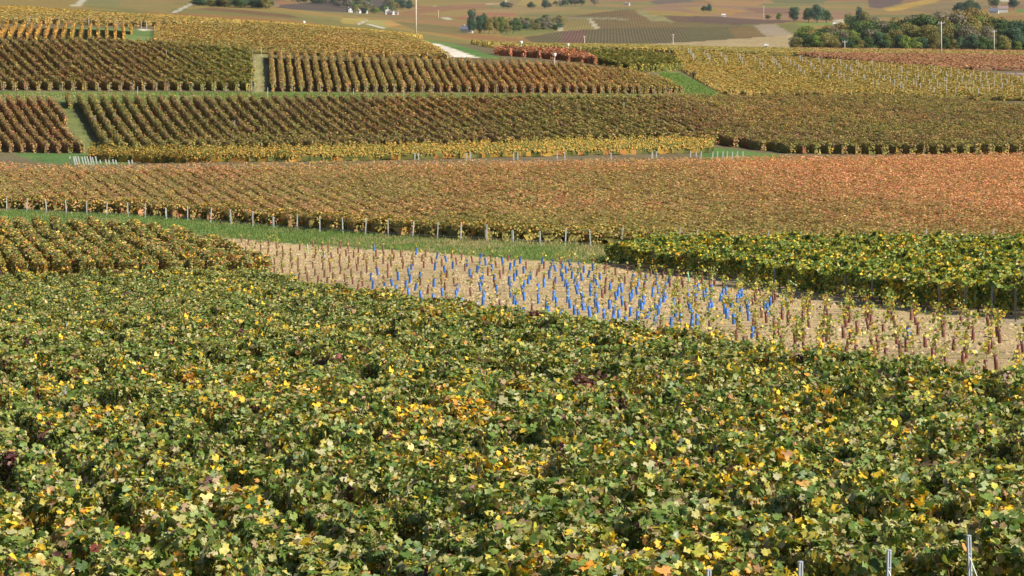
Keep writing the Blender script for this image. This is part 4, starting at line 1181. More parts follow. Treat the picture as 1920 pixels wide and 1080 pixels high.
# end posts of the front rows, each with its stay wire
angA = math.atan2(-DA[0], DA[1])
for root, a, bb in A_ROWS:
    if a[1] > 31 or a[0] < -1.5: continue
    p = a - DA * 0.25
    o = put_post(POST_STEEL, p[0], p[1], 'galvanised steel end post of a front vine row with stay wire', 'steel end posts of the front vineyard', rz=angA, lean=(random.uniform(-.03, .03), random.uniform(-.03, .03)), sc=random.uniform(.97, 1.06))
    g = MB(); e = p - DA * 0.85
    g.tube([(0, 0, 1.12), (QA[0] * .12 - DA[0] * .1, -0.55, z1(*e) - z1(*p) + .02)], [0.006, 0.006], 5)
    link('stay_wire', g.mesh('stay_wire', MAT_WIRE), parent=o)
# mid-row posts that show above the leaves of the front vineyard (photo positions of their tops)
for (u, v) in [(140, 607), (209, 684), (98, 728), (440, 778), (200, 774), (657, 772), (1190, 722)]:
    # the post top stands 1.3 m above the ground
    dd = np.linspace(22, 118, 900); X = (u - 960) / F * dd
    vv = HZ - F * (zf(X, dd) + 1.3) / dd
    k = int(np.argmin(np.abs(vv - v))); p = np.array((X[k], dd[k]))
    # move it onto the closest row line
    best = min(A_LINES, key=lambda L_: abs((p - L_[0]) @ QA))
    p = p - ((p - best[0]) @ QA) * QA
    put_post(POST_STEEL, p[0], p[1], 'thin steel post showing above the leaves inside the front vineyard', 'steel posts inside the front vineyard', rz=angA, lean=(random.uniform(-.04, .04), random.uniform(-.04, .04)))
# white end posts along the pink vineyard
fence_u = [13, 50, 88, 125, 163, 200, 240, 272, 312, 352, 395, 433, 474, 513, 557, 600, 643, 685, 728, 774, 820, 864, 912, 962, 1013, 1060, 1108]
def fence_v(u): return float(np.interp(u, [-200, 0, 300, 640, 900, 1110, 1440, 2000], [383, 391, 404, 432, 447, 457, 470, 470]))
FP = []
for u in fence_u:
    x, y = pix_ground(u, fence_v(u) + 1.0, 124, 185)
    x *= (y - 1.5) / y; y -= 1.5; FP.append((x, y))
    tall = 0 if random.random() < .8 else 1
    put_post(POST_WHITE_S if tall else POST_WHITE, x, y, ('short' if tall else 'tall') + ' white end post between the grass strip and the pink vineyard', ('short' if tall else 'tall') + ' white end posts beside the grass strip', lean=(random.uniform(-.05, .05), random.uniform(-.10, .07)), rz=random.uniform(-.3, .3))
for u, v in [(1165, 462), (1270, 466), (1300, 468), (1437, 472), (1493, 474), (1733, 470), (1800, 470), (1860, 469)]:
    x, y = pix_ground(u, v - 2, 120, 170)
    o = put_post(POST_WHITE, x, y, 'leaning white post with slanted strut behind the yellow green vines', 'leaning white posts behind the right block', lean=(0, random.uniform(.1, .25)), sc=1.1)
    g = MB(); g.tube([(0, 0, 1.0), (-0.75, -.1, 0.0)], [0.018, 0.018], 5)
    link('strut', g.mesh('strut', MAT_GREYPOST), parent=o)
for i in range(len(FP) - 1):
    (xa, ya), (xb, yb) = FP[i], FP[i + 1]
    g = MB()
    for h in (0.28,):
        sag = random.uniform(.02, .1)
        g.tube([(0, -.03, h), ((xb - xa) / 2, (yb - ya) / 2 - .03, h - sag + (z1(xb, yb) - z1(xa, ya)) / 2), (xb - xa, yb - ya - .03, h + z1(xb, yb) - z1(xa, ya))], [0.013] * 3, 4)
    o = link('trellis_wire', g.mesh('trellis_wire', MAT_WIRE), loc=(xa, ya, z1(xa, ya)))
    tag(o, 'low slack wire between two white posts beside the grass strip', 'wire', 'wires between the white posts')
# loose white posts by the golden rows
for u in (132, 139, 143, 148, 155, 160, 165, 170, 175, 180, 187.5, 198, 204, 211, 217, 241, 247):
    x, y = pix_ground(u + 2, 309 + random.uniform(-1, 1) + (2 if u == 175 else 0), 200, 230)
    put_post(POST_WHITE_S if u < 185 else POST_WHITE_S, x, y, 'white leaning post on the grass at the end of the golden vines', 'white posts at the grassy end of the golden vines', lean=(0, -0.22 + random.uniform(-.04, .04)), sc=1.0 if u < 185 else .6)
for u in (1222, 1231, 1295, 1305, 1314, 1336, 1345, 1355, 1363, 1373, 1382, 1393):
    x, y = pix_ground(u, 297.5, 205, 240)
    put_post(POST_WHITE_S, x, y, 'white upright post on the bright grass beside the dark hedge end', 'white posts at the right end of the golden vines', lean=(0, random.uniform(-.05, .12)), sc=.85)
for u in (778, 785, 875, 882, 963, 971, 1045, 1059, 1146, 1223):
    x, y = pix_ground(u, 300, 205, 240)
    put_post(POST_WHITE_S, x, y - .3, 'pale post standing in the face of the golden vine row', 'pale posts along the golden vines', lean=(0, random.uniform(-.05, .05)), sc=.85)
# single posts on the middle slope and lanes
for u, v in [(205, 283), (195, 268), (178, 238), (440, 248), (708, 243), (757, 188), (835, 196), (478, 124), (490, 105), (472, 170), (312, 112), (323, 126), (56, 45), (111, 45), (166, 48), (221, 54), (265, 54), (275, 54), (258, 182), (502, 184), (663, 186), (1170, 212)]:
    x, y = pix_ground(u, v, 210, 350)
    put_post(POST_WHITE, x, y, 'lone pale post among the vines of the middle and upper slopes', 'lone pale posts on the slopes', sc=1.15)
# pale posts in the yellow vineyard on the right
pp = []
runs, D, Q = plan_runs([(1275, 106), (1560, 122), (1760, 138), (1925, 158), (1925, 204), (1760, 188), (1690, 178), (1540, 156), (1420, 134), (1290, 122)], 322, 445, (0.06, 1.0), 3.2, step=1.0)
for R in runs:
    for k in range(2, len(R), 7):
        pp.append(R[k])
random.shuffle(pp)
for p in pp[:210]:
    put_post(POST_PALE, p[0] + random.uniform(-.3, .3), p[1] + random.uniform(-1.5, 1.5), 'pale post in the yellow vineyard on the right-hand slope', 'pale posts of the yellow vineyard', sc=random.uniform(1.15, 1.4))
print('posts in yellow vineyard', min(210, len(pp)))
# dark stakes under the right block
for u in (1584, 1635, 1761, 1810, 1860, 1904, 1420, 1452, 1225):
    v = float(np.interp(u, [1110, 1300, 1500, 1700, 1985], [492, 520, 555, 581, 608]))
    x, y = pix_ground(u, v + 3, 66, 140)
    put_post(POST_DARK, x, y, 'thin dark stake at the foot of the yellow green vines', 'dark stakes of the right block')

# ------------------------------------------------------------------ young vines in plastic sleeves
def sleeve(name, mat, h=0.40, r=0.058):
    b = MB(); k = 8; vs = []; fs = []
    for (rr, z) in ((r * 1.06, -0.04), (r, h * .5), (r * 1.02, h), (r * .86, h - .004), (r * .84, 0.02)):
        for j in range(k):
            an = 2 * PI * j / k; vs.append((rr * math.cos(an) * random.uniform(.94, 1.06), rr * math.sin(an) * random.uniform(.94, 1.06), z))
    for i in range(4):
        for j in range(k): fs.append((i * k + j, i * k + (j + 1) % k, (i + 1) * k + (j + 1) % k, (i + 1) * k + j))
    b.add(vs, fs)
    return b.mesh(name, mat, True)
SL = {'brown': [sleeve('sleeve', MAT_TUBE_BROWN, random.uniform(.40, .50), .058) for _ in range(5)],
      'blue': [sleeve('sleeve', MAT_TUBE_BLUE, random.uniform(.38, .48), .066) for _ in range(5)],
      'green': [sleeve('sleeve', MAT_TUBE_CLEAR, .55, .04)]}
def shoot_mesh(n, hgt, spread, stake=True):
    c = np.column_stack([rng.normal(size=n) * spread, rng.normal(size=n) * spread, 0.42 + rng.random(n) ** .8 * hgt])
    V, T, k = leaf_batch(c, np.column_stack([rng.normal(size=n), rng.normal(size=n) - .3, .4 + rng.random(n)]), 0.07 + .06 * rng.random(n), LEAF_MID)
    rnd = np.repeat(rng.random(n), k)
    b = MB()
    b.tube([(0, 0, 0), (.01, 0, .4), (random.uniform(-.05, .05), random.uniform(-.05, .05), .4 + hgt)], [.008, .006, .003], 4, 1)
    for i in range(3):
        b.tube([(0, 0, .36), (random.gauss(0, spread), random.gauss(0, spread), .36 + hgt * random.uniform(.4, .9))], [.004, .002], 3, 1, cap=False)
    nv = len(V); fl = [T]; mi = [np.zeros(len(T), int)]; rr = [rnd]
    for s_ in (3, 4):
        fs = [f for f in b.f if len(f) == s_]
        if fs: fl.append(np.array(fs) + nv); mi.append(np.ones(len(fs), int)); rr.append(np.zeros(len(fs)))
    return mesh_np('shoot', np.vstack([V, np.array(b.v)]), fl, [MAT_Y, MAT_CANE], face_rnd=np.concatenate(rr), mat_idx=np.concatenate(mi))
SH_SMALL = [shoot_mesh(9, .28, .08) for _ in range(5)]
SH_BIG = [shoot_mesh(30, .42, .12) for _ in range(6)]
P_T = [(402, 447), (500, 458), (640, 466), (880, 484), (1110, 499), (1300, 527), (1500, 563), (1700, 592), (1940, 622), (1940, 760), (1500, 720), (900, 600), (470, 540)]
runs, D, Q = plan_runs(P_T, 50, 152, (-0.345, 1.0), 1.18, step=0.25, minlen=.5)
TT = []
q_edge = np.array((10.56, 44.0)) @ QA + 0.9
for ri, R in enumerate(runs):
    L = len(R) * .25
    s = random.random() * 1.0
    while s < L:
        p = R[0] + D * s + Q * random.uniform(-.06, .06)
        s += (2.15 if p[0] < 2 else 1.75) + random.uniform(-.15, .15)
        if p @ QA < q_edge: continue
        if random.random() < .06: continue
        TT.append(p)
print('young vines', len(TT))
BLUE_POLY = [(660, 440), (780, 450), (1000, 470), (1090, 480), (1200, 520), (1420, 560), (1500, 585), (1440, 600), (1300, 625), (1040, 625), (900, 610), (680, 540), (650, 515), (750, 512), (820, 480), (700, 475)]
JOIN = {'brown': [], 'blue': []}
def mesh_arrays(me):
    v = np.empty(len(me.vertices) * 3); me.vertices.foreach_get('co', v)
    return v.reshape(-1, 3), [tuple(p.vertices) for p in me.polygons], [p.material_index for p in me.polygons]
TT.sort(key=lambda p: p[1])
single = 0
for p in TT:
    u, v = to_pix(np.array([p[0]]), np.array([p[1]])); u = u[0]; v = v[0]
    if u < -5 or u > 1925: continue
    inb = bool(inside(BLUE_POLY, np.array([u]), np.array([v]))[0])
    kind = 'blue' if random.random() < (0.74 if inb else 0.02) else 'brown'
    if random.random() < .008: kind = 'green'
    lean = (random.gauss(0, .08), random.gauss(0, .10))
    big = float(np.clip((u - 1150) / 350, 0, 1))
    sm = random.choice(SL[kind]); sh = random.choice(SH_BIG if random.random() < .12 + .75 * big else SH_SMALL)
    k = random.uniform(.85, 1.2); rz = random.random() * 6
    if single >= 330 and kind != 'green':
        JOIN[kind].append((p, lean, rz, k, sm, sh)); continue
    single += 1
    root = link('young_vine', None, loc=(p[0], p[1], z1(*p)))
    tag(root, {'blue': 'young vine in a blue plastic sleeve on bare soil', 'brown': 'young vine in a reddish brown plastic sleeve on bare soil', 'green': 'young vine in a pale green sleeve among the others'}[kind], 'young vine', kind + ' sleeved young vines')
    a = link('sleeve', sm, parent=root); a.rotation_euler = (lean[0], lean[1], rz)
    b_ = link('shoot', sh, parent=root); b_.rotation_euler = (lean[0], lean[1], rz); b_.scale = (k, k, k)
print('single young vines', single, 'joined', {k: len(v) for k, v in JOIN.items()})
for kind, lst in JOIN.items():
    if not lst: continue
    b = MB(); rnds = []
    o0 = Vector((lst[0][0][0], lst[0][0][1], z1(*lst[0][0])))
    for (p, lean, rz, k, sm, sh) in lst:
        R = Matrix.Rotation(rz, 4, 'Z').to_3x3(); R = (Matrix.Rotation(lean[1], 3, 'Y') @ Matrix.Rotation(lean[0], 3, 'X') @ R)
        Rn = np.array(R); off = np.array((p[0], p[1], z1(*p))) - np.array(o0)
        for me, sc, shift in ((sm, 1.0, 0), (sh, k, 1)):
            v, f, m = mesh_arrays(me)
            b.add((v * sc) @ Rn.T + off, f)
            for j in range(len(f)): b.m[-len(f) + j] = m[j] + shift
            rnds += list(np.repeat(rng.random(len(f) // 6 + 1), 6)[:len(f)])
    me = b.mesh('young_vines', [SL[kind][0].materials[0], MAT_Y, MAT_CANE])
    at = me.attributes.new('rnd', 'FLOAT', 'FACE'); at.data.foreach_set('value', np.array(rnds, np.float32))
    tag(link('young_vines', me, loc=tuple(o0)), 'more young vines in %s plastic sleeves at the grassy end of the bare soil plot' % kind, 'young vines', None, 'stuff')

# clods and stones on the bare plot, and a small far plot of blue sleeves
def scatter_clods(poly, d0, d1, n, size, cols, name, label):
    pts = np.array([pix_ground(u, v, d0, d1) for u, v in poly]); lo = pts.min(0); hi = pts.max(0)
    P = lo + rng.random((n * 7, 2)) * (hi - lo)
    U, V = to_pix(P[:, 0], P[:, 1]); ok = inside(poly, U, V) & (P[:, 1] > d0) & (P[:, 1] < d1) & (np.abs(U - 960) < 990)
    P = P[ok]; w_ = fnoise(P[:, 0], P[:, 1], 4, 81) + .35 * rng.random(len(P)); P = P[np.argsort(-w_)][:n]
    m = len(P)
    sz = size * (.35 + 1.3 * rng.random(m) ** 2.5)[:, None]
    c = np.column_stack([P, zf(P[:, 0], P[:, 1])])
    base = np.array([(1, 0, 0), (0, 1, 0), (-1, 0, 0), (0, -1, 0), (0, 0, .75)])
    Vv = c[:, None, :] + (base[None] * (.6 + .8 * rng.random((m, 5, 1)))) * sz[:, None, :]
    Vv[:, :4, 2] -= .01
    tri = np.array([(0, 1, 4), (1, 2, 4), (2, 3, 4), (3, 0, 4)])
    Fc = (np.arange(m) * 5)[:, None, None] + tri[None]
    col = np.repeat(pal_pick(cols, m) / 1.45, 4, 0)
    me = mesh_np(name, Vv.reshape(-1, 3), Fc.reshape(-1, 3), MAT_CLOD, face_col=col)
    tag(link(name, me), label, 'clods', None, 'stuff')
MAT_CLOD, nt_, out_ = new_mat('soil_clods')
p_ = N(nt_, 'ShaderNodeBsdfPrincipled'); p_.inputs['Roughness'].default_value = .95; p_.inputs['Specular IOR Level'].default_value = .1
a_ = N(nt_, 'ShaderNodeAttribute', attribute_name='col'); nt_.links.new(a_.outputs['Color'], p_.inputs['Base Color']); nt_.links.new(p_.outputs[0], out_.inputs[0])
scatter_clods(P_TUBES, 50, 155, 17000, .075, [(4, BEIGE), (2, (0.36, 0.27, 0.16)), (0.4, (0.56, 0.47, 0.33))], 'soil_clods', 'pale clods and stones strewn over the bare soil plot')
b = MB(); R0 = None
runs, D, Q = plan_runs([(1812, 135), (1925, 142), (1925, 152), (1880, 148), (1820, 140)], 385, 465, (0.1, 1.0), 1.6, step=.5, minlen=.5)
for Rr in runs:
    for q in Rr[::5]:
        if R0 is None: R0 = np.array((q[0], q[1], z1(*q)))
        off = np.array((q[0], q[1], z1(*q))) - R0
        h = random.uniform(.4, .55); b.tube([tuple(off + np.array((0, 0, -.05))), tuple(off + np.array((0, 0, h * .5))), tuple(off + np.array((.02, 0, h)))], [.1, .09, .1], 6)
if R0 is not None: tag(link('young_vines', b.mesh('young_vines', MAT_TUBE_BLUE), loc=tuple(R0)), 'tiny blue sleeves of a young plot beyond the yellow vineyard', 'young vines', None, 'stuff')

# ------------------------------------------------------------------ grass
def grass_object(name, label, poly, d0, d1, n, h, wd, pal, dry=None, vthr=None):
    us = [p[0] for p in poly]; vs = [p[1] for p in poly]
    pts = np.array([pix_ground(u, v, d0, d1) for u, v in poly])
    lo = pts.min(0) - 2; hi = pts.max(0) + 2
    P = lo + rng.random((n * 6, 2)) * (hi - lo)
    U, V = to_pix(P[:, 0], P[:, 1])
    ok = inside(poly, U, V) & (P[:, 1] > d0) & (P[:, 1] < d1)
    P = P[ok][:n]
    m = len(P)
    if m == 0: return
    z = zf(P[:, 0], P[:, 1])
    hh = h * (.5 + rng.random(m)) * (0.6 + 0.8 * fnoise(P[:, 0], P[:, 1], 3.0, 61))
    an = rng.random(m) * 6.28
    dx = np.cos(an) * wd; dy = np.sin(an) * wd
    tx = rng.normal(size=m) * h * .45; ty = rng.normal(size=m) * h * .45
    b0 = np.column_stack([P[:, 0] - dx, P[:, 1] - dy, z - .01]); b1 = np.column_stack([P[:, 0] + dx, P[:, 1] + dy, z - .01])
    t = np.column_stack([P[:, 0] + tx, P[:, 1] + ty, z + hh])
    Vv = np.stack([b0, b1, t], 1).reshape(-1, 3)
    c = pal_pick(pal, m)
    if dry is not None:
        k = rng.random(m) < np.clip(fnoise(P[:, 0], P[:, 1], 4.0, 63) * 2.2 - .95, 0, .8)
        c[k] = pal_pick(dry, int(k.sum())) if k.any() else c[k]
    o0 = Vv.mean(0)
    me = mesh_np(name, Vv - o0, np.arange(len(Vv)).reshape(-1, 3), MAT_ROW, face_col=c)
    tag(link(name, me, loc=tuple(o0)), label, 'grass', None, 'stuff')
GR = [(3, (0.088, 0.142, 0.032)), (3, (0.115, 0.172, 0.042)), (1.5, (0.16, 0.19, 0.06))]
DRY = [(2, (0.25, 0.19, 0.09)), (1, (0.32, 0.25, 0.13))]
grass_object('grass', 'short green grass on the bank in front of the white posts', [(-30, 391), (0, 392), (300, 405), (640, 433), (900, 448), (1110, 459), (1300, 466), (1300, 474), (1120, 494), (880, 479), (640, 461), (420, 445), (300, 440), (0, 428), (-30, 426)], 120, 185, 56000, .14, .02, GR, DRY)
grass_object('dry_grass', 'tufts of straw coloured grass along the feet of the white posts', [(100, 392), (300, 403), (640, 430), (900, 445), (1110, 455), (1500, 468), (1500, 473), (1110, 463), (900, 452), (640, 435), (300, 408)], 120, 185, 5000, .32, .02, DRY)
grass_object('grass', 'mown grass lane between the middle slope and the upper blocks', [(-20, 173), (480, 174), (1290, 179), (1290, 185), (900, 186), (480, 188), (-20, 187)], 255, 285, 22000, .16, .04, GR, DRY)
grass_object('grass', 'bright grass slope beside the end of the rust brown rows', [(1236, 137), (1275, 138), (1355, 182), (1290, 185), (1272, 178)], 270, 345, 12000, .2, .05, GR)

# ------------------------------------------------------------------ trees
def tree_mat(name, cols):
    m, nt, out = new_mat(name)
    at = N(nt, 'ShaderNodeAttribute', attribute_name='rnd')
    oi = N(nt, 'ShaderNodeObjectInfo')
    r = ramp(nt, at.outputs['Fac'], [(i / len(cols), c) for i, c in enumerate(cols)])
    hs = N(nt, 'ShaderNodeHueSaturation')
    mr = N(nt, 'ShaderNodeMapRange'); mr.inputs[3].default_value = 0.75; mr.inputs[4].default_value = 1.3
    nt.links.new(oi.outputs['Random'], mr.inputs[0]); nt.links.new(mr.outputs[0], hs.inputs['Value'])
    nt.links.new(r.outputs[0], hs.inputs['Color'])
    sc_ = N(nt, 'ShaderNodeVectorMath', operation='SCALE'); sc_.inputs['Scale'].default_value = 1.5
    nt.links.new(hs.outputs[0], sc_.inputs[0])
    leaf_output(nt, out, sc_.outputs[0], 0.7, 0.12, 0.28)
    return m
TM = {
    'dark green': tree_mat('dark_green_foliage', [(0.040, 0.070, 0.022), (0.055, 0.085, 0.026), (0.070, 0.10, 0.030)]),
    'bright green': tree_mat('bright_green_foliage', [(0.085, 0.13, 0.026), (0.12, 0.165, 0.034), (0.15, 0.18, 0.04)]),
    'olive': tree_mat('olive_foliage', [(0.10, 0.10, 0.030), (0.13, 0.12, 0.036), (0.17, 0.14, 0.045)]),
    'russet olive': tree_mat('russet_foliage', [(0.15, 0.11, 0.035), (0.19, 0.13, 0.042), (0.13, 0.115, 0.035)]),
    'grey brown': tree_mat('grey_brown_foliage', [(0.13, 0.115, 0.08), (0.16, 0.135, 0.095), (0.12, 0.115, 0.06)]),
    'blue green': tree_mat('blue_green_foliage', [(0.030, 0.060, 0.035), (0.040, 0.075, 0.042), (0.055, 0.09, 0.045)]),
}
def crown_mesh(n, lobes, leaf, seed):
    g = np.random.default_rng(seed)
    cs, ns, rn = [], [], []
    L = []
    for i in range(lobes):
        t = g.random()
        z = 0.22 + 0.62 * t
        rad = 0.34 * (1 - abs(t - .45) * .9)
        an = g.random() * 6.28; rr = rad * g.random() ** .5
        L.append((rr * math.cos(an), rr * math.sin(an), z, 0.10 + 0.11 * g.random(), g.random()))
    L.append((0, 0, .82, .14, .5)); L.append((0, 0, .5, .22, .4))
    for (x, y, z, r, q) in L:
        m = int(n * (r * r) / sum(l[3] ** 2 for l in L))
        d = g.normal(size=(m, 3)); d /= np.linalg.norm(d, axis=1, keepdims=True)
        rr = r * (0.55 + 0.5 * g.random((m, 1)) ** .5)
        p = np.array((x, y, z)) + d * rr * np.array((1, 1, .85))
        cs.append(p); ns.append(d + g.normal(size=(m, 3)) * .5 + np.array((0, 0, .2))); rn.append(np.clip(q + g.normal(size=m) * .25, 0, .999))
    c = np.concatenate(cs); nn = np.concatenate(ns)
    V = quads(c, nn, leaf * (.6 + .8 * g.random(len(c))))
    return V, np.concatenate(rn), L
CROWNS = []
for i in range(7):
    V, rn, L = crown_mesh(4200, 18 + 2 * i % 7, 0.042, 100 + i)
    CROWNS.append((V, rn, L))
TR_ME = []
for i, (V, rn, L) in enumerate(CROWNS):
    b = MB()
    b.tube([(0, 0, -0.06), (.005, 0, .12), (-.01, .01, .35), (0, 0, .62), (.01, 0, .8)], [.028, .022, .017, .010, .004], 7)
    for (x, y, z, r, q) in L[:8]:
        b.tube([(0, 0, max(.12, z - .22)), (x * .5, y * .5, z - .09), (x, y, z)], [.011, .007, .003], 5)
    TR_ME.append(b.mesh('trunk', MAT_BARK, True))
CR_ME = [mesh_np('crown', V, np.arange(len(V)).reshape(-1, 4), MAT_BARK, face_rnd=rn) for (V, rn, L) in CROWNS]
def tree(u, d, h, w, kind, label, group=None, name='tree', sink=0.0):
    x = (u - 960) / F * d
    root = link(name, None, loc=(x, d, z1(x, d) - sink))
    tag(root, label, 'tree' if h > 3.5 else 'bush', group)
    i = random.randrange(7)
    c = link('crown', CR_ME[i], parent=root); c.material_slots[0].link = 'OBJECT'; c.material_slots[0].material = TM[kind]; t = link('trunk', TR_ME[i], parent=root)
    rz = random.random() * 6
    for o in (c, t): o.rotation_euler = (0, 0, rz)
    k = w / 0.86
    c.scale = (k, k, h / 0.98); t.scale = (k * .9, k * .9, h / 0.98)
    return root
# the wood on the right
def top_v(u): return float(np.interp(u, [1490, 1520, 1560, 1600, 1640, 1680, 1720, 1760, 1800, 1850, 1880, 1905, 1990], [60, 52, 50, 50, 46, 42, 32, 30, 24, 26, 36, 42, 44]))
def base_at(u, d): return HZ - F * z1((u - 960) / F * d, d) / d
WOODK = ['olive', 'dark green', 'bright green', 'russet olive', 'olive', 'dark green', 'bright green', 'grey brown']
u = 1492
random.seed(11)
while u < 1995:
    for row, (d, f) in enumerate(((930, 0.72), (975, 0.9), (1030, 1.0))):
        uu = u + random.uniform(-9, 9) + row * 7
        h = (base_at(uu, d) - top_v(uu)) * d / F * f * random.uniform(.95, 1.2)
        k = random.choice(WOODK if row else ['dark green', 'olive', 'bright green', 'grey brown', 'olive'])
        if uu > 1770 and row == 2: k = 'russet olive'
        if uu > 1890 and row < 2: k = 'blue green'
        tree(uu, d + random.uniform(-12, 12), max(4, h), max(8, h * random.uniform(.8, 1.15)), k, '%s tree of the wood at the edge of the vineyards' % k, '%s trees of the wood' % k)
    u += 16
# low growth along the edge of the wood
for u in range(1496, 1990, 17):
    k = random.choice(['dark green', 'bright green', 'olive', 'blue green'])
    tree(u + random.uniform(-6, 6), 905, random.uniform(5, 8.5), random.uniform(6, 9), k, 'low %s tree along the edge of the wood' % k, 'low %s trees along the wood' % k)
# clump left of the knoll
for (u, d, h, w, k) in [(884, 1480, 17, 9, 'blue green'), (899, 1500, 13, 9, 'blue green'), (908, 1510, 15, 8, 'dark green'), (917, 1500, 12, 9, 'olive'), (928, 1520, 13, 9, 'olive'), (939, 1530, 13, 8, 'bright green'), (950, 1560, 11, 9, 'olive'), (962, 1600, 10, 9, 'dark green'), (956, 1640, 12, 9, 'olive'), (972, 1680, 8, 8, 'bright green')]:
    tree(u, d, h, w, k, '%s tree in the clump at the foot of the scrubby knoll' % k, '%s trees of the clump by the knoll' % k)
for i in range(62):
    u = random.uniform(960, 1050); d = random.uniform(1720, 1980)
    k = random.choice(['grey brown', 'blue green', 'olive', 'grey brown', 'dark green'])
    tree(u, d, random.uniform(3.6, 8), random.uniform(6, 11), k, '%s bush on the scrubby slope of the knoll' % k, '%s bushes of the knoll' % k, name='bush')
for (u, d, h, w, k) in [(1489, 1900, 13, 13, 'blue green'), (1516, 1900, 13, 12, 'dark green'), (1532, 1880, 17, 16, 'blue green'), (1549, 1890, 12, 12, 'dark green')]:
    tree(u, d, h, w, k, 'dark rounded tree of the group standing above the grey ploughed plot', 'dark trees above the grey plot')
for (u, d, h, w, k) in [(1440, 2000, 5, 7, 'olive'), (1461, 2000, 7, 7, 'bright green'), (1600, 1700, 12, 10, 'dark green'), (1612, 1650, 20, 10, 'blue green'), (1622, 1640, 17, 11, 'olive'), (1590, 1800, 11, 9, 'bright green'), (1640, 1600, 14, 11, 'grey brown'), (1662, 1550, 10, 9, 'dark green'), (1700, 1500, 12, 11, 'blue green'), (1718, 1500, 9, 9, 'grey brown'),
                        (1798, 2200, 13, 16, 'blue green'), (1815, 2200, 15, 17, 'dark green'), (1830, 2200, 12, 13, 'blue green'), (1862, 2500, 18, 15, 'olive'), (1868, 2500, 20, 12, 'dark green'), (1320, 2600, 8, 10, 'dark green'), (1329, 2600, 11, 9, 'blue green'), (1905, 1300, 12, 9, 'blue green'), (1912, 1250, 11, 9, 'grey brown')]:
    tree(u, d, h, w, k, 'lone %s tree among the far fields beyond the wood' % k, 'lone %s trees of the far fields' % k)
# hedges and woods on the far slopes
for i in range(58):
    u = random.uniform(368, 500); d = random.uniform(1350, 1480)
    k = random.choice(['olive', 'dark green', 'blue green', 'olive'])
    tree(u, d, random.uniform(5, 8) * (1.15 if u > 420 else .7), random.uniform(8, 12), k, '%s tree in the wooded strip along the ridge of the left hill' % k, '%s trees of the ridge strip' % k)
for i in range(80):
    u = random.uniform(530, 785); d = random.uniform(2750, 3100)
    if u > 700 and random.random() < .4: continue
    k = random.choice(['blue green', 'dark green', 'grey brown', 'blue green', 'olive'])
    tree(u, d, random.uniform(8, 15), random.uniform(11, 18), k, '%s tree of the far wood above the village' % k, '%s trees of the far wood' % k)
for i in range(26):
    u = random.uniform(660, 745); d = random.uniform(2480, 2640)
    k = random.choice(['bright green', 'olive', 'blue green'])
    tree(u, d, random.uniform(6, 10), random.uniform(8, 12), k, '%s tree in the gardens of the far village' % k, '%s garden trees of the village' % k)
for (u, d) in [(1043, 3050), (1052, 3060), (1060, 3060), (1070, 3080), (1078, 3080), (1090, 3080), (1115, 3100), (997, 2900), (1022, 2900), (1028, 2910), (945, 2900), (952, 2900), (1900, 2300)]:
    k = random.choice(['grey brown', 'dark green', 'blue green'])
    tree(u, d, random.uniform(8, 13), random.uniform(11, 16), k, '%s bushy tree beside the far fields above the knoll' % k, '%s trees above the knoll' % k)
# the dry bush on the grass slope
x, y = pix_ground(1301, 147, 280, 345)
root = link('bush', None, loc=(x, y, z1(x, y))); tag(root, 'leafless grey brown bush on the bright grass slope', 'bush')
b = MB()
for i in range(60):
    an = random.random() * 6.28; t = random.uniform(.1, .6)
    b.tube([(0, 0, -.05), (math.cos(an) * t * .4, math.sin(an) * t * .4, .5), (math.cos(an) * t, math.sin(an) * t, random.uniform(.7, 1.4))], [.03, .02, .012], 4, 0, cap=False)
link('twigs', b.mesh('twigs', MAT_BARK), parent=root)

# ------------------------------------------------------------------ utility poles, markers, houses
def pole(u, v, d0, d1, h, label, arms=True, r=.12):
    x, y = pix_ground(u, v, d0, d1)
    root = link('utility_pole', None, loc=(x, y, z1(x, y))); tag(root, label, 'utility pole')
    b = MB(); b.tube([(0, 0, -.4), (0, 0, h * .5), (0, 0, h)], [r * 1.15, r, r * .8], 8); link('shaft', b.mesh('shaft', MAT_POLE, True), parent=root)
    if arms:
        b = MB(); b.box(-.75, .75, -.06, .06, h - .35, h - .22); b.tube([(0, .0, h - 1.0), (-.5, 0, h - .36)], [.03, .03], 5); link('cross_arm', b.mesh('cross_arm', MAT_GREYPOST), parent=root)
        for s in (-.62, 0, .62):
            b = MB(); zz = h - .218 if s else h + .003
            b.tube([(s, 0, zz), (s, 0, zz + .08), (s, 0, zz + .1), (s, 0, zz + .25)], [.03, .03, .07, .05], 7); link('insulator', b.mesh('insulator', MAT_WHITE), parent=root)
    return root
pole(780, 66, 400, 470, 9.2, 'tall slim pale pole on the crest behind the orange rise')
pole(1765, 107, 430, 560, 8.3, 'tall concrete utility pole with cross arm in the reddish vines')
pole(1864, 99, 480, 620, 6.6, 'utility pole standing right in front of the russet wood')
pole(1584, 92, 500, 640, 2.9, 'short pale pole at the left edge of the wood', r=.1)
x_ = None
def far_pole(u, d, h, label):
    x = (u - 960) / F * d
    root = link('utility_pole', None, loc=(x, d, z1(x, d))); tag(root, label, 'utility pole')
    b = MB(); b.tube([(0, 0, -.4), (0, 0, h)], [.26, .2], 6); link('shaft', b.mesh('shaft', MAT_POLE), parent=root)
    b = MB(); b.box(-.9, .9, -.1, .1, h - .6, h - .35); link('cross_arm', b.mesh('cross_arm', MAT_POLE), parent=root)
far_pole(1432, 2000, 13, 'thin pole among far fields above the grey plot')
far_pole(1262, 1450, 8, 'thin pole at the left end of the beige field')
far_pole(822, 2300, 8, 'thin white pole in the far fields beyond the crest')
far_pole(1096, 1420, 6, 'thin pole in front of the dark striped vineyard')
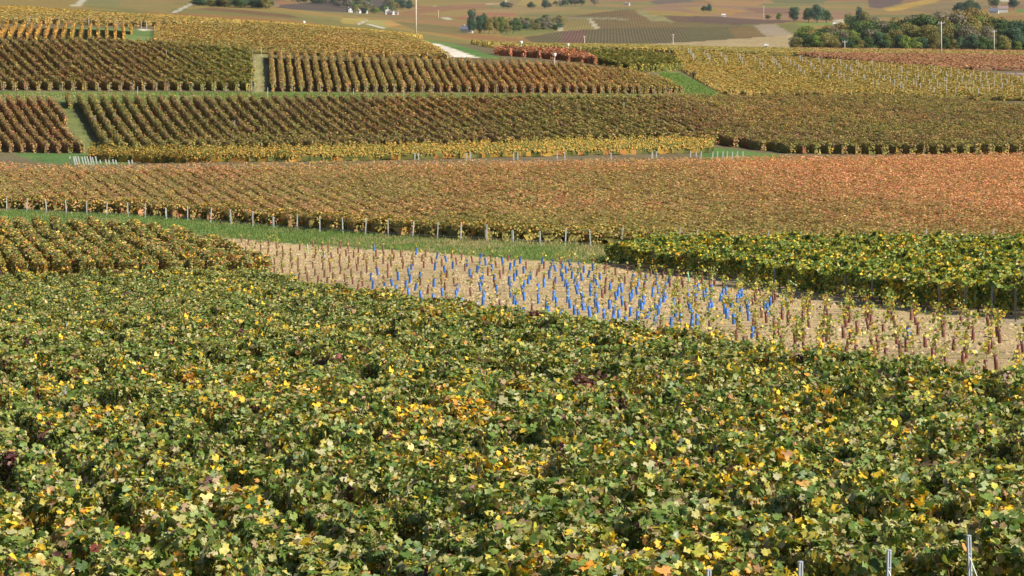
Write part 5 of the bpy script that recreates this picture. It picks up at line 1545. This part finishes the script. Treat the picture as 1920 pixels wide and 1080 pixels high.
def marker(u, v, d0, d1, hh, s, label, ball=False):
    x, y = pix_ground(u, v, d0, d1)
    root = link('marker', None, loc=(x, y, z1(x, y))); tag(root, label, 'marker')
    b = MB(); b.tube([(0, 0, -.2), (0, 0, hh)], [.04, .04], 6); link('stem', b.mesh('stem', MAT_WHITE), parent=root)
    b = MB()
    if ball: b.tube([(0, 0, hh - .05)] + [(0, 0, hh + s * (1 - math.cos(t * PI / 6)) * .5) for t in range(1, 6)] + [(0, 0, hh + s)], [.02] + [s * .5 * math.sin(t * PI / 6) for t in range(1, 6)] + [.02], 10)
    else: b.tube([(0, 0, hh - .3), (0, 0, hh), (0, 0, hh + .25), (0, 0, hh + .3)], [s * .2, s * .42, s * .5, s * .46], 10)
    link('head', b.mesh('head', MAT_WHITE, True), parent=root)
marker(1040, 121, 300, 360, 1.35, .5, 'white funnel on a stem among the dark red rows')
marker(977, 94, 330, 460, 1.3, .6, 'white funnel on a stem behind the dark red block')
marker(1065, 96, 330, 460, 1.1, .5, 'low white cone at the edge of the green block')
marker(570, 50, 360, 450, 1.0, .55, 'white ball on a stem at the crest of the orange rise', True)

def house(u, d, w, l, h, roofm, rz, label, group=None, zoff=0.0):
    x = (u - 960) / F * d
    root = link('house', None, loc=(x, d, z1(x, d) + zoff)); root.rotation_euler = (0, 0, rz)
    tag(root, label, 'house', group)
    b = MB(); b.box(-w / 2, w / 2, -l / 2, l / 2, -1.5, h); b.add([(-w / 2, -l / 2, h), (w / 2, -l / 2, h), (0, -l / 2, h + w * .38), (-w / 2, l / 2, h), (w / 2, l / 2, h), (0, l / 2, h + w * .38)], [(0, 1, 2), (4, 3, 5)])
    link('wall', b.mesh('wall', MAT_WALL), parent=root)
    b = MB(); o = .35; t = w * .38
    b.add([(-w / 2 - o, -l / 2 - o, h - o * .76), (0, -l / 2 - o, h + t + .03), (0, l / 2 + o, h + t + .03), (-w / 2 - o, l / 2 + o, h - o * .76), (w / 2 + o, -l / 2 - o, h - o * .76), (w / 2 + o, l / 2 + o, h - o * .76),
           (-w / 2 - o, -l / 2 - o, h - o * .76 + .2), (0, -l / 2 - o, h + t + .23), (0, l / 2 + o, h + t + .23), (-w / 2 - o, l / 2 + o, h - o * .76 + .2), (w / 2 + o, -l / 2 - o, h - o * .76 + .2), (w / 2 + o, l / 2 + o, h - o * .76 + .2)],
          [(0, 1, 2, 3), (1, 4, 5, 2), (9, 8, 7, 6), (8, 11, 10, 7), (0, 6, 7, 1), (1, 7, 10, 4), (3, 2, 8, 9), (2, 5, 11, 8), (0, 3, 9, 6), (4, 10, 11, 5)])
    r = link('roof', b.mesh('roof', roofm), parent=root)
    b = MB(); b.box(-.35, .35, l * .25, l * .25 + .7, h + t - .4, h + t + 1.0); link('chimney', b.mesh('chimney', MAT_WALL), parent=r)
    for xx in (-w * .27, w * .27):
        b = MB(); b.box(xx - .5, xx + .5, -l / 2 - .04, -l / 2 + .05, h * .4, h * .4 + 1.2); link('window', b.mesh('window', MAT_GLASS), parent=root)
house(655, 2520, 5.5, 7, 3.2, MAT_SLATE, .5, 'white gabled house at the left end of the far village')
house(671, 2510, 6, 6, 3, MAT_ROOF, -.3, 'pair-built white house between trees in the far village')
house(727, 2500, 6.5, 6, 5, MAT_SLATE, .2, 'tall white house at the right end of the far village')
house(733, 2480, 5.5, 7, 2.6, MAT_ROOF, 1.1, 'low white house below the tall one in the far village')
house(742, 2500, 4, 6, 2.2, MAT_ROOF, 1.3, 'small white outbuilding beside the village red field')
house(684, 2530, 4.5, 6, 2.6, MAT_ROOF, 1.2, 'long white cottage behind garden trees in the far village')
house(1357, 2060, 2.6, 3.6, 1.8, MAT_WALL, 1.4, 'tiny white hut on the purple brown field of the knoll')
house(1176, 3100, 5, 7, 3, MAT_ROOF, 1.2, 'tiny white hut on the red slope above the knoll')
house(1437, 1380, 1.8, 2.2, 1.0, MAT_WALL, 1.4, 'low white shed on the edge of the beige field', None, .3)
house(1864, 2150, 7, 9, 2.6, MAT_SLATE, 1.2, 'dark roofed farmhouse above the wood')
house(1880, 2180, 7, 10, 4, MAT_ROOF, 1.4, 'white farm building beside the dark roofed farmhouse')
house(1568, 1800, 3.5, 5, 2.0, MAT_WALL, 1.3, 'small white shed beside the dark tree group')
house(876, 1500, 6, 8, 2.4, MAT_SLATE, 1.2, 'dark roofed shed at the left of the tree clump')

# ------------------------------------------------------------------ the air over the valley
hz, nt, out = new_mat('haze_air')
pv = N(nt, 'ShaderNodeVolumePrincipled')
pv.inputs['Color'].default_value = (0.86, 0.91, 1.0, 1)
pv.inputs['Density'].default_value = 0.00003
pv.inputs['Anisotropy'].default_value = 0.2
nt.links.new(pv.outputs[0], out.inputs['Volume'])
b = MB(); b.box(-2600, 2600, -80, 6700, -190, 30)
o = link('haze', b.mesh('haze', hz)); tag(o, 'thin bluish haze over the valley', 'haze', None, 'stuff')
